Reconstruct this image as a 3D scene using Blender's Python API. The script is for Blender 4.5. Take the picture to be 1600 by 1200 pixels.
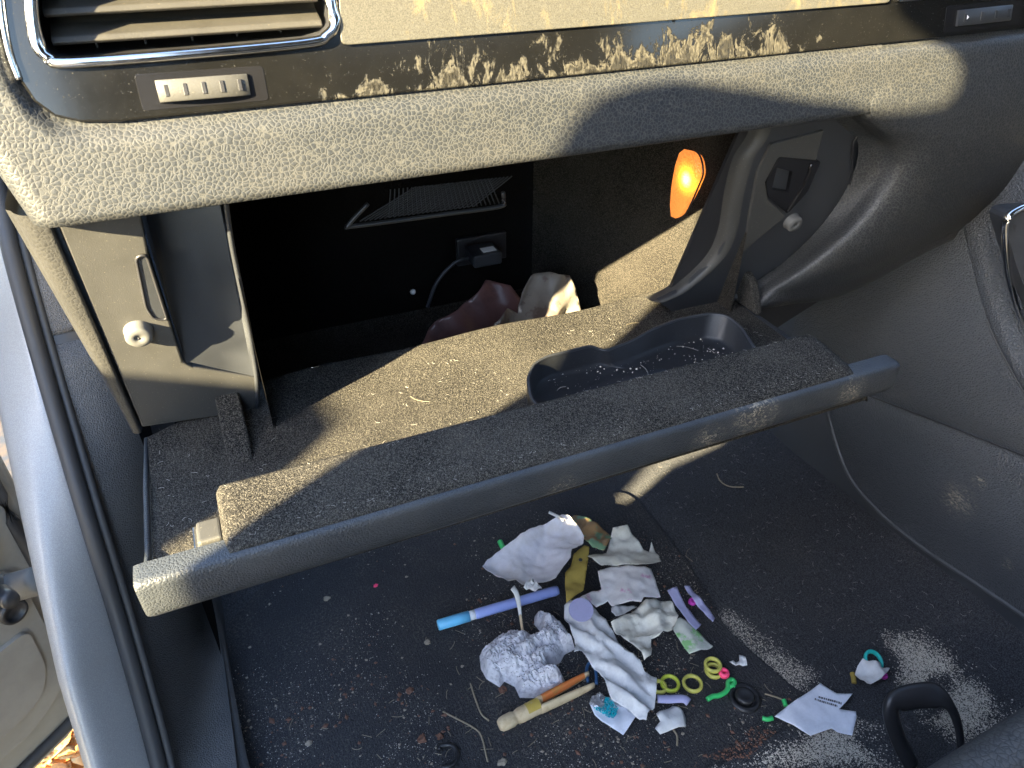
import bpy, bmesh, math, random
import numpy as np
from mathutils import Vector, Matrix, noise
from mathutils.geometry import delaunay_2d_cdt

for o in list(bpy.data.objects):
    bpy.data.objects.remove(o)
scene = bpy.context.scene
COL = scene.collection
random.seed(7)
rng = np.random.default_rng(7)

# ------------------------------------------------------------------ camera
# metres; X across the car towards the console, Y forward, Z up, footwell carpet at 0
FPX, PITCH, YAW = 1150.0, math.radians(34.9), math.radians(23.2)
CAM = np.array([0, 0, .65])
fh = np.array([math.sin(YAW), math.cos(YAW), 0])
RT = np.array([math.cos(YAW), -math.sin(YAW), 0])
FW = math.cos(PITCH) * fh - math.sin(PITCH) * np.array([0, 0, 1.])
UP = math.sin(PITCH) * fh + math.cos(PITCH) * np.array([0, 0, 1.])
cd = bpy.data.cameras.new('camera')
cam = bpy.data.objects.new('camera', cd)
COL.objects.link(cam)
cam.location = CAM
cam.rotation_euler = Matrix((RT, UP, -FW)).transposed().to_euler()
cd.sensor_width = 36
cd.lens = FPX / 1600 * 36
cd.clip_start = .01
cd.clip_end = 200
cd.dof.use_dof = True
cd.dof.focus_distance = .52
cd.dof.aperture_fstop = 20
scene.camera = cam

# ------------------------------------------------------------------ light
S = np.array([2, 1, -1.0]); S /= np.linalg.norm(S)          # direction the sunlight travels
w = bpy.data.worlds.new('World'); scene.world = w; w.use_nodes = True
nt = w.node_tree
sky = nt.nodes.new('ShaderNodeTexSky'); sky.sky_type = 'NISHITA'; sky.sun_disc = False
sky.sun_elevation = math.asin(-S[2]); sky.sun_rotation = math.atan2(-S[0], -S[1])
bg = nt.nodes['Background']; bg.inputs['Strength'].default_value = .092
sky.dust_density = .8; sky.ozone_density = 1.0
nt.links.new(sky.outputs[0], bg.inputs['Color'])
sl = bpy.data.lights.new('sun', 'SUN'); sl.energy = 4.3; sl.angle = math.radians(.5); sl.color = (1, .83, .50)
sun = bpy.data.objects.new('sun', sl); COL.objects.link(sun)
sun.rotation_euler = Vector(S).to_track_quat('-Z', 'Y').to_euler(); sun.location = (-2, -1, 2)
vs = scene.view_settings
vs.view_transform = 'Standard'; vs.look = 'None'; vs.gamma = 1; vs.use_curve_mapping = False
vs.exposure = 3.95
scene.cycles.max_bounces = 8

# ------------------------------------------------------------------ geometry helpers
def ray(x, y): return FW + RT * (x - 800) / FPX - UP * (y - 600) / FPX
def at(x, y, X=None, Y=None, Z=None, n=None, p=None):
    """the point where the sight line through a picture point meets a known surface"""
    d = ray(x, y)
    if X is not None: t = (X - CAM[0]) / d[0]
    elif Y is not None: t = (Y - CAM[1]) / d[1]
    elif Z is not None: t = (Z - CAM[2]) / d[2]
    else: t = np.dot(n, np.array(p) - CAM) / np.dot(n, d)
    return CAM + t * d

def link(name, me, mat, parent=None):
    o = bpy.data.objects.new(name, me); COL.objects.link(o)
    if mat: me.materials.append(mat)
    if parent:
        o.parent = parent
        if parent.parent is None: o.matrix_parent_inverse = Matrix.Translation(-parent.location)
    return o
def mesh(name, v, f, mat, parent=None, smooth=True, bevel=0, seg=2, sub=0, solid=0, off=-1, edges=(), auto=None):
    me = bpy.data.meshes.new(name)
    me.from_pydata([tuple(map(float, q)) for q in v], list(edges), [tuple(map(int, q)) for q in f]); me.update()
    if len(me.polygons):
        bm = bmesh.new(); bm.from_mesh(me); bmesh.ops.recalc_face_normals(bm, faces=bm.faces); bm.to_mesh(me); bm.free()
    if smooth:
        me.polygons.foreach_set('use_smooth', [True] * len(me.polygons))
        if auto: me.set_sharp_from_angle(angle=math.radians(auto))
    o = link(name, me, mat, parent)
    if solid:
        m = o.modifiers.new('s', 'SOLIDIFY'); m.thickness = solid; m.offset = off
    if bevel:
        m = o.modifiers.new('b', 'BEVEL'); m.width = bevel; m.segments = seg; m.limit_method = 'ANGLE'; m.angle_limit = math.radians(35); m.harden_normals = False
    if sub:
        m = o.modifiers.new('u', 'SUBSURF'); m.levels = sub; m.render_levels = sub
    return o
def tag(o, label=None, cat=None, group=None, kind=None):
    for k, v in (('label', label), ('category', cat), ('group', group), ('kind', kind)):
        if v: o[k] = v
    return o
def thing(name, loc, label, cat, group=None):
    o = bpy.data.objects.new(name, None); COL.objects.link(o); o.location = loc; o.empty_display_size = .01
    return tag(o, label, cat, group)
def cat_rom(P, n):
    """resample control points (k,dim) to n points along a Catmull-Rom curve"""
    P = np.array(P, float); k = len(P)
    A = np.vstack([2 * P[:1] - P[1:2], P, 2 * P[-1:] - P[-2:-1]])
    t = np.linspace(0, k - 1, n); i = np.minimum(t.astype(int), k - 2); u = (t - i)[:, None] if P.ndim == 2 else (t - i)[:, None, None]
    p0, p1, p2, p3 = A[i], A[i + 1], A[i + 2], A[i + 3]
    return .5 * (2 * p1 + (p2 - p0) * u + (2 * p0 - 5 * p1 + 4 * p2 - p3) * u ** 2 + (3 * p1 - p0 - 3 * p2 + p3) * u ** 3)
def dense(G, nr, nc):
    G = np.array(G, float)
    G = cat_rom(G, nr)
    return np.swapaxes(cat_rom(np.swapaxes(G, 0, 1), nc), 0, 1)
def gridvf(P, closed=False, base=0):
    P = np.array(P); r, c = P.shape[:2]; f = []
    for i in range(r - 1):
        for j in range(c - (0 if closed else 1)):
            a, b = i * c + j, i * c + (j + 1) % c
            f.append((base + a, base + b, base + b + c, base + a + c))
    return P.reshape(-1, 3), f
def grid(name, P, mat, parent=None, **k):
    v, f = gridvf(P); return mesh(name, v, f, mat, parent, **k)
def loft(name, rings, mat, parent=None, caps=True, **k):
    v, f = gridvf(rings, True); c = len(rings[0]); n = len(rings)
    if caps: f = f + [tuple(range(c))[::-1], tuple(range((n - 1) * c, n * c))]
    return mesh(name, v, f, mat, parent, **k)
def tube_vf(path, rad, seg=10, flat=1.0, closed=False, up=(0, 0, 1)):
    P = np.array(path, float); n = len(P)
    R_ = np.full(n, rad) if np.isscalar(rad) else np.array(rad)
    if closed: T = np.roll(P, -1, 0) - np.roll(P, 1, 0)
    else: T = np.gradient(P, axis=0)
    T /= np.linalg.norm(T, axis=1)[:, None] + 1e-12
    rings = []; u = np.array(up, float)
    for i in range(n):
        a = np.cross(T[i], u); la = np.linalg.norm(a)
        if la < 1e-3: a = np.cross(T[i], [1, .1, 0]); la = np.linalg.norm(a)
        a /= la; b = np.cross(a, T[i])
        th = np.linspace(0, 2 * math.pi, seg, endpoint=False)
        rings.append(P[i] + R_[i] * (np.cos(th)[:, None] * a + flat * np.sin(th)[:, None] * b))
    return rings
def tube(name, path, rad, mat, parent=None, seg=10, flat=1.0, closed=False, up=(0, 0, 1), **k):
    rings = tube_vf(path, rad, seg, flat, closed, up)
    if closed: rings.append(rings[0])
    return loft(name, rings, mat, parent, caps=not closed, **k)
def basis(n):
    n = np.array(n, float); n /= np.linalg.norm(n)
    a = np.cross([0, 0, 1] if abs(n[2]) < .9 else [0, 1, 0], n); a /= np.linalg.norm(a)
    return a, np.cross(n, a), n
def inside(poly, pts):
    x, y = pts[:, 0], pts[:, 1]; r = np.zeros(len(pts), bool); j = len(poly) - 1
    for i in range(len(poly)):
        xi, yi = poly[i]; xj, yj = poly[j]
        if yi != yj:
            c = ((yi > y) != (yj > y)) & (x < (xj - xi) * (y - yi) / (yj - yi) + xi); r ^= c
        j = i
    return r
def pdist(poly, pts, closed=True):
    d = np.full(len(pts), 1e9); n = len(poly)
    for i in range(n if closed else n - 1):
        a, b = np.array(poly[i]), np.array(poly[(i + 1) % n]); ab = b - a
        t = np.clip(((pts - a) @ ab) / (ab @ ab + 1e-15), 0, 1)
        d = np.minimum(d, np.linalg.norm(pts - a - t[:, None] * ab, axis=1))
    return d
def cdt(outer, holes=(), inner=None):
    """triangulate an outline with holes and optional inner points (2D)"""
    V = [Vector(q) for q in outer]; E = [(i, (i + 1) % len(outer)) for i in range(len(outer))]
    for h in holes:
        b = len(V); V += [Vector(q) for q in h]; E += [(b + i, b + (i + 1) % len(h)) for i in range(len(h))]
    if inner is not None: V += [Vector(q) for q in inner]
    vo, _, fo, *_ = delaunay_2d_cdt(V, E, [], 0, 1e-7)
    vo = np.array([tuple(q) for q in vo]); fo = [f for f in fo]
    c = np.array([vo[list(f)].mean(0) for f in fo])
    ok = inside(outer, c)
    for h in holes: ok &= ~inside(h, c)
    return vo, [f for f, k in zip(fo, ok) if k]
def plate(name, pts, n, th, mat, parent=None, holes=(), bevel=.0008, seg=2, **k):
    """solid plate: 3D outline on a plane with normal n (towards viewer), extruded back by th"""
    a, b, n = basis(n); P = np.array(pts); o = P[0]
    d2 = lambda Q: [((q - o) @ a, (q - o) @ b) for q in np.array(Q)]
    out, hs = d2(P), [d2(h) for h in holes]
    vo, fo = cdt(out, hs)
    F3 = o + vo[:, :1] * a + vo[:, 1:] * b; m = len(F3)
    v = np.vstack([F3, F3 - n * th]); f = list(fo) + [tuple(i + m for i in q[::-1]) for q in fo]
    cnt = {}
    for q in fo:
        for i in range(len(q)):
            e = (q[i], q[(i + 1) % len(q)]); cnt[e] = 1
    for (i, j) in list(cnt):
        if (j, i) not in cnt: f.append((j, i, i + m, j + m))
    return mesh(name, v, f, mat, parent, smooth=False, bevel=bevel, seg=seg, **k)
def box(name, c, d, mat, parent=None, rot=None, bevel=.001, **k):
    c = np.array(c); d = np.array(d) / 2
    v = np.array([(sx, sy, sz) for sx in (-1, 1) for sy in (-1, 1) for sz in (-1, 1)]) * d
    if rot is not None: v = v @ np.array(rot).T
    f = [(0, 1, 3, 2), (4, 6, 7, 5), (0, 4, 5, 1), (2, 3, 7, 6), (0, 2, 6, 4), (1, 5, 7, 3)]
    return mesh(name, v + c, f, mat, parent, smooth=False, bevel=bevel, **k)
def rounded(pts, r, n=5):
    """round the corners of a closed 2D/3D polygon"""
    P = np.array(pts, float); out = []
    for i in range(len(P)):
        a, b, c = P[i - 1], P[i], P[(i + 1) % len(P)]
        ra = min(r, .45 * np.linalg.norm(a - b)); rc = min(r, .45 * np.linalg.norm(c - b))
        p, q = b + (a - b) / np.linalg.norm(a - b) * ra, b + (c - b) / np.linalg.norm(c - b) * rc
        for t in np.linspace(0, 1, n): out.append((1 - t) ** 2 * p + 2 * t * (1 - t) * b + t * t * q)
    return np.array(out)
def lathe(name, prof, o, axis, mat, parent=None, seg=28, **k):
    a, b, n = basis(axis); th = np.linspace(0, 2 * math.pi, seg, endpoint=False)
    rings = [np.array(o) + n * h + r * (np.cos(th)[:, None] * a + np.sin(th)[:, None] * b) for r, h in prof]
    return loft(name, rings, mat, parent, **k)

# ------------------------------------------------------------------ materials
class M_:
    pass
M = M_()
def nodes(name):
    m = bpy.data.materials.new(name); m.use_nodes = True; t = m.node_tree
    return m, t, t.nodes['Principled BSDF']
def N(t, typ, **k):
    n = t.nodes.new(typ)
    for a, b in k.items():
        if a.startswith('i_'): n.inputs[a[2:].replace('_', ' ')].default_value = b
        else: setattr(n, a, b)
    return n
def coords(t, scale=(1, 1, 1)):
    c = N(t, 'ShaderNodeTexCoord'); mp = N(t, 'ShaderNodeMapping'); mp.inputs['Scale'].default_value = scale
    t.links.new(c.outputs['Object'], mp.inputs[0]); return mp.outputs[0]
def noise_tex(t, co, scale, detail=4, rough=.55, dist=0):
    n = N(t, 'ShaderNodeTexNoise'); t.links.new(co, n.inputs['Vector'])
    n.inputs['Scale'].default_value = scale; n.inputs['Detail'].default_value = detail
    n.inputs['Roughness'].default_value = rough; n.inputs['Distortion'].default_value = dist
    return n.outputs['Fac']
def ramp(t, fac, stops):
    r = N(t, 'ShaderNodeValToRGB'); t.links.new(fac, r.inputs[0]); e = r.color_ramp.elements
    while len(e) < len(stops): e.new(.5)
    for q, (p, c) in zip(e, stops):
        q.position = p; q.color = tuple(c) + (1,) if hasattr(c, '__len__') else (c, c, c, 1)
    return r.outputs[0]
def mix(t, fac, a, b, mode='MIX'):
    m = N(t, 'ShaderNodeMix', data_type='RGBA', blend_type=mode)
    for s, val in ((m.inputs['Factor'], fac), (m.inputs['A'], a), (m.inputs['B'], b)):
        if hasattr(val, 'links') or hasattr(val, 'is_linked'): t.links.new(val, s)
        elif hasattr(val, '__len__'): s.default_value = tuple(val) + (1,)
        else: s.default_value = val
    return m.outputs['Result']
def math_(t, op, a, b=0.0, clamp=False):
    m = N(t, 'ShaderNodeMath', operation=op, use_clamp=clamp)
    for s, val in zip(m.inputs, (a, b)):
        if hasattr(val, 'is_linked'): t.links.new(val, s)
        else: s.default_value = val
    return m.outputs[0]
def bump(t, b, h, strength=.3, dist=.001, prev=None):
    n = N(t, 'ShaderNodeBump'); t.links.new(h, n.inputs['Height'])
    n.inputs['Strength'].default_value = strength; n.inputs['Distance'].default_value = dist
    if prev: t.links.new(prev, n.inputs['Normal'])
    t.links.new(n.outputs[0], b.inputs['Normal']); return n.outputs[0]
DK = .76          # common tone of the car's dark trim
def dk(c): return tuple(q * DK for q in c)
def leather(name, cell, groove, scale, rough=.5, dist=.0008, dust=.4, dcol=(.17, .14, .09), st=.22):
    m, t, b = nodes(name); co = coords(t); cell, groove, dcol = dk(cell), dk(groove), dk(dcol)
    wob = noise_tex(t, co, scale * .45, 2)
    wv = N(t, 'ShaderNodeTexNoise'); t.links.new(co, wv.inputs[0]); wv.inputs['Scale'].default_value = scale * .6
    vm = N(t, 'ShaderNodeVectorMath', operation='MULTIPLY_ADD'); t.links.new(wv.outputs['Color'], vm.inputs[0])
    vm.inputs[1].default_value = (.9 / scale,) * 3; t.links.new(co, vm.inputs[2])
    vo = N(t, 'ShaderNodeTexVoronoi', feature='DISTANCE_TO_EDGE'); t.links.new(vm.outputs[0], vo.inputs['Vector']); vo.inputs['Scale'].default_value = scale
    h = ramp(t, vo.outputs['Distance'], [(0, 0), (.10, .45), (.32, 1)])
    fine = noise_tex(t, co, scale * 6, 2)
    big = noise_tex(t, co, 14, 5, .65)
    gr = ramp(t, vo.outputs['Distance'], [(.0, 1), (.045, .6), (.14, 0)])
    v2_ = N(t, 'ShaderNodeTexVoronoi', feature='DISTANCE_TO_EDGE'); t.links.new(vm.outputs[0], v2_.inputs['Vector']); v2_.inputs['Scale'].default_value = scale * 2.1
    gr = math_(t, 'MAXIMUM', gr, math_(t, 'MULTIPLY', ramp(t, v2_.outputs['Distance'], [(0, 1), (.12, 0)]), .28))
    col = mix(t, gr, cell, groove)
    col = mix(t, 1.0, col, ramp(t, noise_tex(t, co, scale * 4, 3, .7), [(.3, .85), (.7, 1.12)]), 'MULTIPLY')
    dfac = math_(t, 'MULTIPLY', ramp(t, big, [(.42, 0), (.72, 1)]), dust)
    col = mix(t, dfac, col, dcol)
    t.links.new(col, b.inputs['Base Color'])
    b.inputs['Roughness'].default_value = rough
    hh = math_(t, 'ADD', h, math_(t, 'MULTIPLY', fine, .25))
    bump(t, b, hh, st, dist)
    return m
M.leather = leather('grained_leather', (.020, .0235, .029), (.080, .080, .077), 400, .5, .0007, .2, (.092, .083, .066))
M.leather2 = leather('fine_grain_leather', (.028, .028, .028), (.044, .043, .040), 420, .5, .0007, .25, (.10, .095, .085))
M.edge = leather('stippled_vinyl', (.036, .042, .051), (.050, .057, .068), 560, .42, .0010, .6, (.085, .09, .095), .3)
M.seat = leather('seat_leather', (.10, .10, .10), (.04, .04, .042), 230, .48, .0011, .2)
def felt(name, base, fib, scale=1800, sheen=.02):
    m, t, b = nodes(name); co = coords(t); base, fib = dk(base), dk(fib)
    a = noise_tex(t, co, scale, 3, .7); c = noise_tex(t, co, scale * .35, 4, .7); g = noise_tex(t, co, 18, 4)
    vf = N(t, 'ShaderNodeTexVoronoi'); t.links.new(co, vf.inputs['Vector']); vf.inputs['Scale'].default_value = scale * 2.5; vf.inputs['Randomness'].default_value = 1
    rn = N(t, 'ShaderNodeSeparateColor'); t.links.new(vf.outputs['Color'], rn.inputs[0])
    sp = ramp(t, math_(t, 'ADD', math_(t, 'MULTIPLY', rn.outputs[0], .62), math_(t, 'MULTIPLY', a, .45)), [(.30, 0), (.55, .22), (.80, 1)])
    col = mix(t, sp, base, fib)
    col = mix(t, math_(t, 'MULTIPLY', ramp(t, g, [(.4, 0), (.75, 1)]), .25), col, tuple(min(1, q * 1.3) for q in fib))
    t.links.new(col, b.inputs['Base Color']); b.inputs['Roughness'].default_value = .95
    b.inputs['Sheen Weight'].default_value = sheen; b.inputs['Sheen Roughness'].default_value = .6
    b.inputs['Specular IOR Level'].default_value = .1
    bump(t, b, math_(t, 'ADD', a, c), 1.0, .0018)
    return m
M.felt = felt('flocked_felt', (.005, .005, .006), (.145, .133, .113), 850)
M.felt2 = felt('felt_shade_tone', (.0025, .0025, .0025), (.088, .078, .064), 850)  # same felt, with the compartment's shade put into its colour
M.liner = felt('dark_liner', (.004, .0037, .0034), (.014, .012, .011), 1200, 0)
def plastic(name, col, rough=.45, grain=0, spots=0, spot_col=(.3, .27, .2), spec=.5, k=None):
    m, t, b = nodes(name); co = coords(t); c = None
    if k is None: col, spot_col = dk(col), dk(spot_col)
    n = noise_tex(t, co, 30, 5, .65)
    c = mix(t, ramp(t, n, [(.35, 0), (.75, 1)]), col, tuple(q * 1.25 for q in col))
    if spots:
        sp = ramp(t, noise_tex(t, co, 900, 2, .6), [(.66, 0), (.74, 1)])
        c = mix(t, math_(t, 'MULTIPLY', sp, spots), c, spot_col)
    t.links.new(c, b.inputs['Base Color']); b.inputs['Specular IOR Level'].default_value = spec
    t.links.new(ramp(t, n, [(.3, rough * .85), (.8, min(1, rough * 1.25))]), b.inputs['Roughness'])
    if grain: bump(t, b, noise_tex(t, co, 1400, 2), grain, .0004)
    return m
M.panel = plastic('matte_grey_plastic', (.060, .059, .056), .55, .25, .5)
M.slat = plastic('dusty_vent_plastic', (.038, .035, .029), .6, .3, .6, (.16, .13, .08))
M.frame = plastic('charcoal_plastic', (.036, .039, .045), .42, .2, .2, (.16, .15, .12))
M.black = plastic('black_plastic', (.03, .03, .033), .35, .15)
M.gloss_dark = plastic('glossy_black_plastic', (.012, .012, .014), .15)
M.rubber = plastic('black_rubber', (.05, .05, .052), .55, .3, .3, (.12, .12, .11))
M.trim = leather('grained_grey_trim', (.105, .097, .09), (.135, .125, .117), 520, .55, .0012, .3, (.15, .14, .13), .4)
M.sill = leather('scuffed_sill_plastic', (.085, .085, .088), (.11, .109, .11), 560, .5, .0012, .5, (.15, .145, .14), .4)
M.tray = plastic('tray_plastic', (.018, .020, .024), .42, .3, .15, (.3, .28, .24))
M.grey_rubber = plastic('pale_grey_rubber', (.13, .13, .126), .6, .2, .3)
M.console = leather('console_vinyl', (.064, .072, .085), (.086, .095, .109), 400, .42, .0022, .35, (.09, .098, .108), .45)
M.console_low = plastic('console_lower_plastic', (.064, .071, .083), .5, .5, .15)
M.piping = plastic('grey_piping', (.10, .107, .118), .45)

def gloss_strip():
    m, t, b = nodes('piano_black_dusty'); co = coords(t)
    n1 = noise_tex(t, coords(t, (105, 105, 50)), 1, 8, .72, 1.0)           # runs drawn out downward
    n2 = noise_tex(t, co, 45, 6, .7, .6); n3 = noise_tex(t, co, 1200, 2)
    sep = N(t, 'ShaderNodeSeparateXYZ'); t.links.new(co, sep.inputs[0])
    zone = N(t, 'ShaderNodeMapRange'); t.links.new(sep.outputs['Z'], zone.inputs[0])
    zone.inputs[1].default_value = .575; zone.inputs[2].default_value = .553; zone.inputs[3].default_value = -.10; zone.inputs[4].default_value = .025
    xz = N(t, 'ShaderNodeMapRange'); t.links.new(sep.outputs['X'], xz.inputs[0])
    xz.inputs[1].default_value = .02; xz.inputs[2].default_value = .12; xz.inputs[3].default_value = -.2; xz.inputs[4].default_value = .0
    xr = N(t, 'ShaderNodeMapRange'); t.links.new(sep.outputs['X'], xr.inputs[0])
    xr.inputs[1].default_value = .36; xr.inputs[2].default_value = .44; xr.inputs[3].default_value = .0; xr.inputs[4].default_value = -.25
    sm = math_(t, 'ADD', math_(t, 'MULTIPLY', n1, .55), math_(t, 'MULTIPLY', n2, .45))
    for z in (zone, xz, xr): sm = math_(t, 'ADD', sm, z.outputs[0])
    mask = ramp(t, sm, [(.475, 0), (.50, .55), (.52, .95), (.55, .30), (.60, .22), (.66, .6)])
    scr = noise_tex(t, coords(t, (900, 900, 40)), 1, 2)
    mask = math_(t, 'MULTIPLY', mask, ramp(t, scr, [(.35, .35), (.6, 1)]))
    haze = math_(t, 'MULTIPLY', ramp(t, n2, [(.4, 0), (.85, 1)]), .035)
    spk = math_(t, 'MULTIPLY', ramp(t, n3, [(.69, 0), (.75, 1)]), .35)
    fac = math_(t, 'MAXIMUM', math_(t, 'MULTIPLY', mask, .85), math_(t, 'MAXIMUM', haze, spk))
    t.links.new(mix(t, fac, (.006, .006, .006), (.10, .09, .066)), b.inputs['Base Color'])
    t.links.new(ramp(t, fac, [(0, .12), (.15, .3), (.6, .9)]), b.inputs['Roughness'])
    bump(t, b, fac, .3, .0005)
    return m
M.gloss = gloss_strip()
def decor():
    m, t, b = nodes('brushed_champagne_trim'); co = coords(t)
    g = noise_tex(t, coords(t, (1, 1, 1)), 1600, 2)
    d = noise_tex(t, coords(t, (70, 70, 22)), 1, 6, .7, .5)
    mask = ramp(t, d, [(.53, 0), (.66, 1)])
    c = mix(t, ramp(t, g, [(.35, 0), (.65, 1)]), (.062, .059, .051), (.113, .108, .09))
    c = mix(t, math_(t, 'MULTIPLY', mask, .55), c, (.19, .145, .06))
    t.links.new(c, b.inputs['Base Color']); b.inputs['Metallic'].default_value = .25
    t.links.new(ramp(t, mask, [(0, .45), (1, .8)]), b.inputs['Roughness']); bump(t, b, g, .3, .0003)
    return m
M.decor = decor()
def metal(name, col, rough):
    m, t, b = nodes(name); b.inputs['Base Color'].default_value = tuple(col) + (1,); b.inputs['Metallic'].default_value = 1
    n = noise_tex(t, coords(t), 80, 4); t.links.new(ramp(t, n, [(.3, rough * .7), (.75, rough * 1.6)]), b.inputs['Roughness']); return m
M.chrome = metal('chrome', (.75, .75, .76), .12)
def paint():
    m, t, b = nodes('silver_car_paint'); co = coords(t)
    n = noise_tex(t, co, 12, 5, .7); f = noise_tex(t, co, 1500, 2)
    c = mix(t, ramp(t, f, [(.4, 0), (.65, 1)]), (.32, .32, .325), (.42, .42, .42))
    c = mix(t, math_(t, 'MULTIPLY', ramp(t, n, [(.5, 0), (.75, 1)]), .25), c, (.3, .28, .25))
    t.links.new(c, b.inputs['Base Color']); b.inputs['Metallic'].default_value = .12; b.inputs['Roughness'].default_value = .5
    b.inputs['Coat Weight'].default_value = .25; b.inputs['Coat Roughness'].default_value = .15
    return m
M.paint = paint()
M.door = plastic('dusty_door_shell_paint', (.36, .34, .30), .5, .1, .2)
def carpet(name, a_, b_, dust, dcol=(.30, .27, .23), scale=900):
    m, t, b = nodes(name); co = coords(t); a_, b_, dcol = dk(a_), dk(b_), dk(dcol)
    n = noise_tex(t, co, scale, 3, .7); r = noise_tex(t, coords(t, (500, 160, 500)), 1, 2)
    col = mix(t, ramp(t, n, [(.4, 0), (.7, 1)]), a_, b_)
    d = noise_tex(t, co, 9, 6, .7, .4); s = noise_tex(t, co, 420, 3, .6)
    k = math_(t, 'MULTIPLY', ramp(t, d, [(.42, 0), (.66, 1)]), ramp(t, s, [(.5, .05), (.62, 1)]))
    col = mix(t, math_(t, 'MULTIPLY', k, dust), col, dcol)
    t.links.new(col, b.inputs['Base Color']); b.inputs['Roughness'].default_value = .95; b.inputs['Specular IOR Level'].default_value = .15
    b.inputs['Sheen Weight'].default_value = .02
    bump(t, b, math_(t, 'ADD', n, r), .9, .0015); return m
M.carpet = carpet('charcoal_carpet', (.032, .034, .040), (.150, .153, .165), .22)
M.mat = carpet('dusty_floor_mat', (.030, .031, .036), (.120, .120, .128), .45, (.28, .25, .21))
def paper_mat(name, col, stain=None, sf=.6, scale=30, rough=.7, transl=.0, lo=.5, hi=.62):
    m, t, b = nodes(name); co = coords(t)
    n = noise_tex(t, co, scale, 5, .65); f = noise_tex(t, co, 500, 3)
    c = mix(t, ramp(t, f, [(.3, 0), (.7, 1)]), tuple(q * .93 for q in col), col)
    if stain: c = mix(t, math_(t, 'MULTIPLY', ramp(t, n, [(lo, 0), (hi, 1)]), sf), c, stain)
    t.links.new(c, b.inputs['Base Color']); b.inputs['Roughness'].default_value = rough
    b.inputs['Subsurface Weight'].default_value = 0
    bump(t, b, noise_tex(t, co, 160, 4), .12, .0008)
    if transl:
        tr = N(t, 'ShaderNodeBsdfTranslucent'); t.links.new(c, tr.inputs[0]); ms = N(t, 'ShaderNodeMixShader'); ms.inputs[0].default_value = transl
        t.links.new(b.outputs[0], ms.inputs[1]); t.links.new(tr.outputs[0], ms.inputs[2]); t.links.new(ms.outputs[0], t.nodes['Material Output'].inputs[0])
    return m
M.white = paper_mat('white_paper', (.88, .88, .89), (.6, .56, .52), .3, transl=.15)
M.lilac = paper_mat('glossy_white_liner', (.84, .83, .90), (.6, .56, .52), .4, 20, .35)
M.cream = paper_mat('cream_paper', (.84, .82, .74), (.55, .5, .4), .4, transl=.15)
M.pinkprint = paper_mat('pink_printed_wrapper', (.86, .83, .84), (.62, .2, .45), .8, 28, .5, 0, .60, .68)
M.brownwrap = paper_mat('brown_wrapper', (.34, .2, .09), (.13, .28, .17), .9, 60, .4, 0, .5, .56)
M.yellow = paper_mat('mustard_card', (.45, .33, .07), (.35, .25, .06), .6)
M.tissue = paper_mat('grey_lilac_tissue', (.78, .77, .82), (.48, .47, .53), .8, 200, transl=.12)
M.greenlabel = paper_mat('green_edged_label', (.62, .64, .58), (.25, .55, .2), .9, 45, .5, 0, .58, .64)
M.receipt = paper_mat('white_printed_slip', (.82, .85, .95), None)
M.ink = plastic('grey_ink', (.10, .10, .13), .7)
M.foam = paper_mat('white_foam', (.74, .74, .74), (.55, .52, .48), .3)
M.wrapper = paper_mat('silver_pink_wrapper', (.20, .18, .155), (.12, .09, .08), .9, 60, .3, 0, .52, .58)
M.wrapdark = paper_mat('maroon_wrapper', (.16, .08, .075), (.08, .04, .04), .6, 40, .35)
def solidc(name, col, rough=.4):
    return plastic(name, tuple(min(.95, q * 1.25) for q in col), rough, k=1)
M.penblue = solidc('pen_violet_blue', (.26, .32, .62), .3); M.cap = solidc('pen_sky_blue', (.14, .46, .72), .3); M.penwhite = solidc('pen_white', (.7, .72, .75), .35)
M.wood = paper_mat('pale_wood', (.74, .58, .36), (.45, .3, .15), .5, 70)
M.orange = paper_mat('orange_stain', (.70, .20, .05), (.5, .25, .06), .7, 120); M.yelst = paper_mat('yellow_stain', (.6, .42, .08), (.58, .44, .2), .6, 120)
M.blueclip = solidc('blue_plastic', (.03, .09, .2), .35)
M.teal = solidc('turquoise_glitter', (.01, .36, .44), .25); M.silver = metal('silver_glitter', (.7, .7, .72), .25)
M.lime = solidc('lime_rubber', (.38, .43, .05), .4); M.olive = solidc('olive_rubber', (.42, .40, .09), .4); M.pink = solidc('hot_pink_bead', (.75, .06, .16), .35)
M.green = solidc('green_plastic', (.04, .42, .12), .35); M.purple = solidc('magenta_plastic', (.5, .05, .4), .35); M.violet = paper_mat('lilac_card', (.42, .42, .66)); M.aqua = solidc('aqua_rubber', (.02, .38, .35), .4)
M.rust = paper_mat('dry_leaf_red', (.17, .08, .05), (.10, .055, .04), .6, 300); M.crumb = paper_mat('pale_crumb', (.34, .29, .22), (.25, .2, .15), .6, 400); M.straw = paper_mat('dry_straw', (.30, .25, .17)); M.sand = paper_mat('pale_sand', (.60, .55, .47), (.38, .34, .29), .7, 700)
M.lint = paper_mat('white_lint', (.36, .34, .31))
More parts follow.
